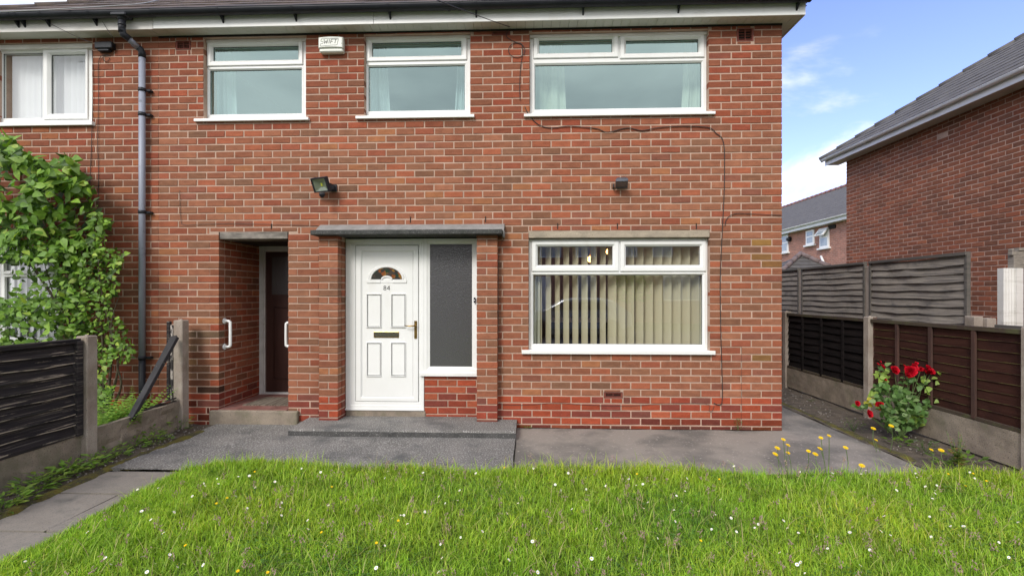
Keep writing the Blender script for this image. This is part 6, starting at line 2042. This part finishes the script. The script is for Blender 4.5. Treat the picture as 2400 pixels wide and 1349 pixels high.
# ------- rose bush
random.seed(77)
rb = Vector((at(2110, 1015, -.30).x, -.30, 0))
rose = thing('rose_bush', 'rose bush with dark red double blooms against the brown fence', 'rose bush', rb)
lv = []
def rpt(px__, py_, dy=0.0): return at(px__, py_, -.30 + dy)
RP = [(2050, 905), (2075, 890), (2095, 905), (2120, 905), (2145, 925), (2160, 935), (2165, 965), (2170, 985), (2150, 1000), (2110, 1005), (2075, 985), (2060, 960), (2048, 930)]
def rose_leaf(px__, py_, dy, s_, cset=0):
    cs_ = [[(.10, .20, .05), (.14, .25, .075), (.075, .15, .04), (.20, .30, .11)], [(.24, .36, .06), (.28, .40, .09)], [(.46, .42, .04), (.36, .36, .05)]][cset]
    a = random.uniform(0, 6.28)
    d_ = Vector((math.cos(a), random.uniform(-.5, .1), math.sin(a) * .5 - .2)).normalized(); n_ = Vector((random.gauss(0, .3), -.75 + random.gauss(0, .3), .7 + random.gauss(0, .3))).normalized()
    lv.append((rpt(px__, py_, dy), d_, n_, s_ * random.uniform(.8, 1.2), 1.15, random.choice(cs_)))
k = 0
while k < 300:
    x, y = random.uniform(2045, 2175), random.uniform(885, 1010)
    if not inpoly(x, y, RP): continue
    rose_leaf(x, y, random.uniform(-.2, .15), random.uniform(.050, .078)); k += 1
for (cx_, cy_, n, sx, sy, cs_) in ((2070, 880, 22, 14, 12, 1), (2072, 862, 6, 10, 8, 0), (2130, 890, 14, 16, 8, 0), (2185, 890, 16, 22, 14, 1), (2195, 878, 14, 14, 10, 1), (2185, 920, 12, 14, 10, 1), (2175, 945, 12, 12, 12, 0), (2045, 938, 14, 14, 10, 2), (2015, 955, 8, 10, 6, 0), (2150, 985, 20, 18, 12, 1), (2160, 900, 8, 10, 10, 0), (2050, 920, 10, 10, 8, 1), (2100, 985, 14, 30, 12, 0)):
    for i in range(n): rose_leaf(cx_ + random.gauss(0, sx * .6), cy_ + random.gauss(0, sy * .6), random.uniform(-.1, .1), random.uniform(.046, .068), cs_)
plant_leaves(rose, lv, 300)
sm2 = MB()
def bloom_mesh(n, spread):
    mb = MB()
    for k in range(n):
        t = k / n; a = k * 2.4; r_ = .15 + .85 * t; tilt = 1.35 - 1.0 * t
        u = Vector((math.cos(a), math.sin(a), 0)); w_ = Vector((-math.sin(a), math.cos(a), 0))
        up_ = u * math.cos(tilt) + Vector((0, 0, math.sin(tilt)))
        b0 = u * r_ * .25
        pw = .34 + .22 * t
        rows = []
        for v_, ww in ((0, .5), (.45, 1.0), (.85, .9), (1.0, .4)):
            c = b0 + up_ * (v_ * (.45 + .35 * t)) + u * (.12 * v_ * v_ * t)
            rows.append([c + w_ * (pw * ww * s_) + up_ * 0 + (Vector((0, 0, .05)) - u * .10) * (abs(s_) ** 2) for s_ in (-1, -.5, 0, .5, 1)])
        mb.loops(rows, False, 0, True)
    me = mb.mesh('bloom', fix=False); me.materials.append(M['rose']); return me
bl1 = bloom_mesh(30, 1); bl2 = bloom_mesh(14, .6)
for (x, y, r_, dy) in ((2063, 846, 4, .05), (2068, 857, 8, 0), (2057, 852, 5, .03), (2076, 850, 3, .03), (2096, 864, 13, -.02), (2120, 858, 9, .03), (2133, 866, 17, -.05), (2127, 875, 11, -.07), (2142, 858, 12, .0), (2147, 850, 6, .03), (2158, 863, 7, .0), (2176, 863, 15, -.03), (2168, 868, 10, -.02), (2183, 869, 9, -.04),
                       (2061, 947, 12, -.12), (2036, 966, 12, -.12), (2009, 943, 8, -.05), (2075, 888, 4, -.1), (2155, 964, 5, -.08)):
    q = rpt(x, y, dy); d_ = (q - _cp).dot(_fw); rad = r_ * .86 * d_ / F
    o = bpy.data.objects.new('bloom', bl1 if r_ > 6 else bl2); COL.objects.link(o); o.parent = rose
    o.location = q - rb - Vector((0, 0, rad * .3)); o.scale = (rad * .95,) * 3
    o.rotation_euler = (random.uniform(.8, 1.25), random.uniform(-.4, .4), random.uniform(-.6, .6))
    mid = rb.lerp(q, .5) + Vector((random.uniform(-.05, .05), 0, -.03))
    if r_ > 4: sm2.tube(smooth_pts([rb + Vector((random.uniform(-.02, .02), 0, 0)), mid, q - Vector((0, 0, rad * .4))], 5), [.005 * (1 - .6 * k / 10) for k in range(11)], 6)
for x, y in ((2200, 872), (2190, 915), (2062, 870)):
    sm2.tube(smooth_pts([rb, rb.lerp(rpt(x, y), .5) + Vector((.05, 0, 0)), rpt(x, y)], 5), [.004 * (1 - .6 * k / 10) for k in range(11)], 6)
sm2.build('stem', M['green_stem'], rose, fix=False)

# ================================================================== ACROSS THE STREET (seen in the lower window's reflection)
rd = MB(); rd.add([(-60, -15.5, -.03), (60, -15.5, -.03), (60, -9.5, -.03), (-60, -9.5, -.03)], [(0, 1, 2, 3)])
tag(rd.build('road', M['road']), kind='structure')
oh_ = thing('opposite_house', 'red brick terrace across the street reflected in the lower window', 'house', (4, -21.5, 0))
YO = -21.5; OZ = .5
MB().box(-12, 18, YO - 8, YO, -.1, 5.4 + OZ).build('wall', M['farbrick'], oh_)
MB().add([(-12.3, YO + .3, 5.4 + OZ), (18.3, YO + .3, 5.4 + OZ), (18.3, YO - 8.3, 5.4 + OZ), (-12.3, YO - 8.3, 5.4 + OZ), (-9, YO - 4, 8.2 + OZ), (15, YO - 4, 8.2 + OZ)], [(0, 1, 5, 4), (1, 2, 5), (2, 3, 4, 5), (3, 0, 4), (0, 3, 2, 1)]).build('roof', M['roof_grey'], oh_)
def ow(x0, x1, z0, z1):
    w_ = MB().frame((x0, x1, z0 + OZ, z1 + OZ), (x0 + .08, x1 - .08, z0 + .08 + OZ, z1 - .08 + OZ), [(0, YO), (0, YO + .05), (1, YO + .04), (1, YO)]).box((x0 + x1) / 2 - .04, (x0 + x1) / 2 + .04, YO + .005, YO + .045, z0 + .08 + OZ, z1 - .08 + OZ).build('window', M['upvc'], oh_)
    MB().box(x0 + .05, x1 - .05, YO + .002, YO + .012, z0 + .05 + OZ, z1 - .05 + OZ).build('pane', M['obscure_l'], w_)
for x0_, x1_ in ((.6, 1.8), (2.6, 3.8), (5.5, 6.1), (7.0, 8.1), (-4, -2.4), (-8, -6.5), (10.5, 12)): ow(x0_, x1_, 3.15, 4.4)
for x0_, x1_ in ((2.7, 3.8), (7.6, 9.6), (-4.2, -2.4), (-8.2, -6.4), (11, 13)): ow(x0_, x1_, .7, 2.1)
MB().box(.3, 1.2, YO, YO + .06, OZ - .4, 2.05 + OZ, 0, .01).build('door', M['upvc'], oh_)
hedge = thing('street_tree', 'green street tree across the road reflected in the lower window', 'tree', (5.0, -17.5, 0))
random.seed(91); lv = []
for i in range(900):
    a = random.uniform(0, 6.28); r_ = random.random() ** .5 * .9; z = 1.2 + random.random() * 1.5
    p = Vector((5.0 + math.cos(a) * r_, -17.5 + math.sin(a) * r_, z))
    lv.append((p, Vector((random.gauss(0, 1), random.gauss(0, 1), random.gauss(0, .5))).normalized(), Vector((random.gauss(0, 1), random.gauss(0, 1), 1)), .16, .8, random.choice(gcol)))
plant_leaves(hedge, lv, 0, mname='crown')
MB().tube([(5, -17.5, 0), (5.03, -17.5, .9), (5, -17.45, 1.8)], [.09, .07, .04], 8).build('trunk', M['stem'], hedge)
# parked car
car = thing('parked_car', 'pale silver parked car reflected in the lower window', 'car', (1.7, -12.6, 0))
cp = surf('silver_car_paint', (.42, .47, .52), .25, metal=.3)
prof_ = [(-2.1, .35), (-2.15, .7), (-1.75, .88), (-1.15, .95), (-.45, 1.38), (-.1, 1.45), (1.0, 1.44), (1.35, 1.36), (1.85, .98), (2.05, .85), (2.08, .4), (1.75, .28), (-1.8, .28)]
def rr3(w_, y_): return [(1.7 + x_ * 1.0, y_, z_ if z_ < 1 else 1 + (z_ - 1) * w_) for x_, z_ in prof_]
mb = MB(); mb.loops([rr3(.85, -13.45), rr3(.97, -13.35), rr3(1.0, -12.6), rr3(.97, -11.85), rr3(.85, -11.75)], True, 0, False)
mb.add(rr3(.85, -13.45), [tuple(range(13))]); mb.add(rr3(.85, -11.75), [tuple(range(13))])
mb.build('body', cp, car)
for x_a, x_b in ((-.95, .02), (.10, 1.25)):
    MB().add([(1.7 + x_a, -11.742, .97), (1.7 + x_b, -11.742, .97), (1.7 + min(x_b, 1.05), -11.742, 1.29), (1.7 + max(x_a + .5, x_a) if x_a < 0 else 1.7 + x_a, -11.742, 1.29)], [(0, 1, 2, 3)]).build('side_window', M['obscure'], car)
for x_ in (-1.3, 1.3):
    for y_ in (-13.45, -11.75):
        MB().tube([(1.7 + x_, y_ - .1, .31), (1.7 + x_, y_ + .1, .31)], .31, 20).build('wheel', M['black_pl'], car)
print('objects', len(bpy.data.objects))
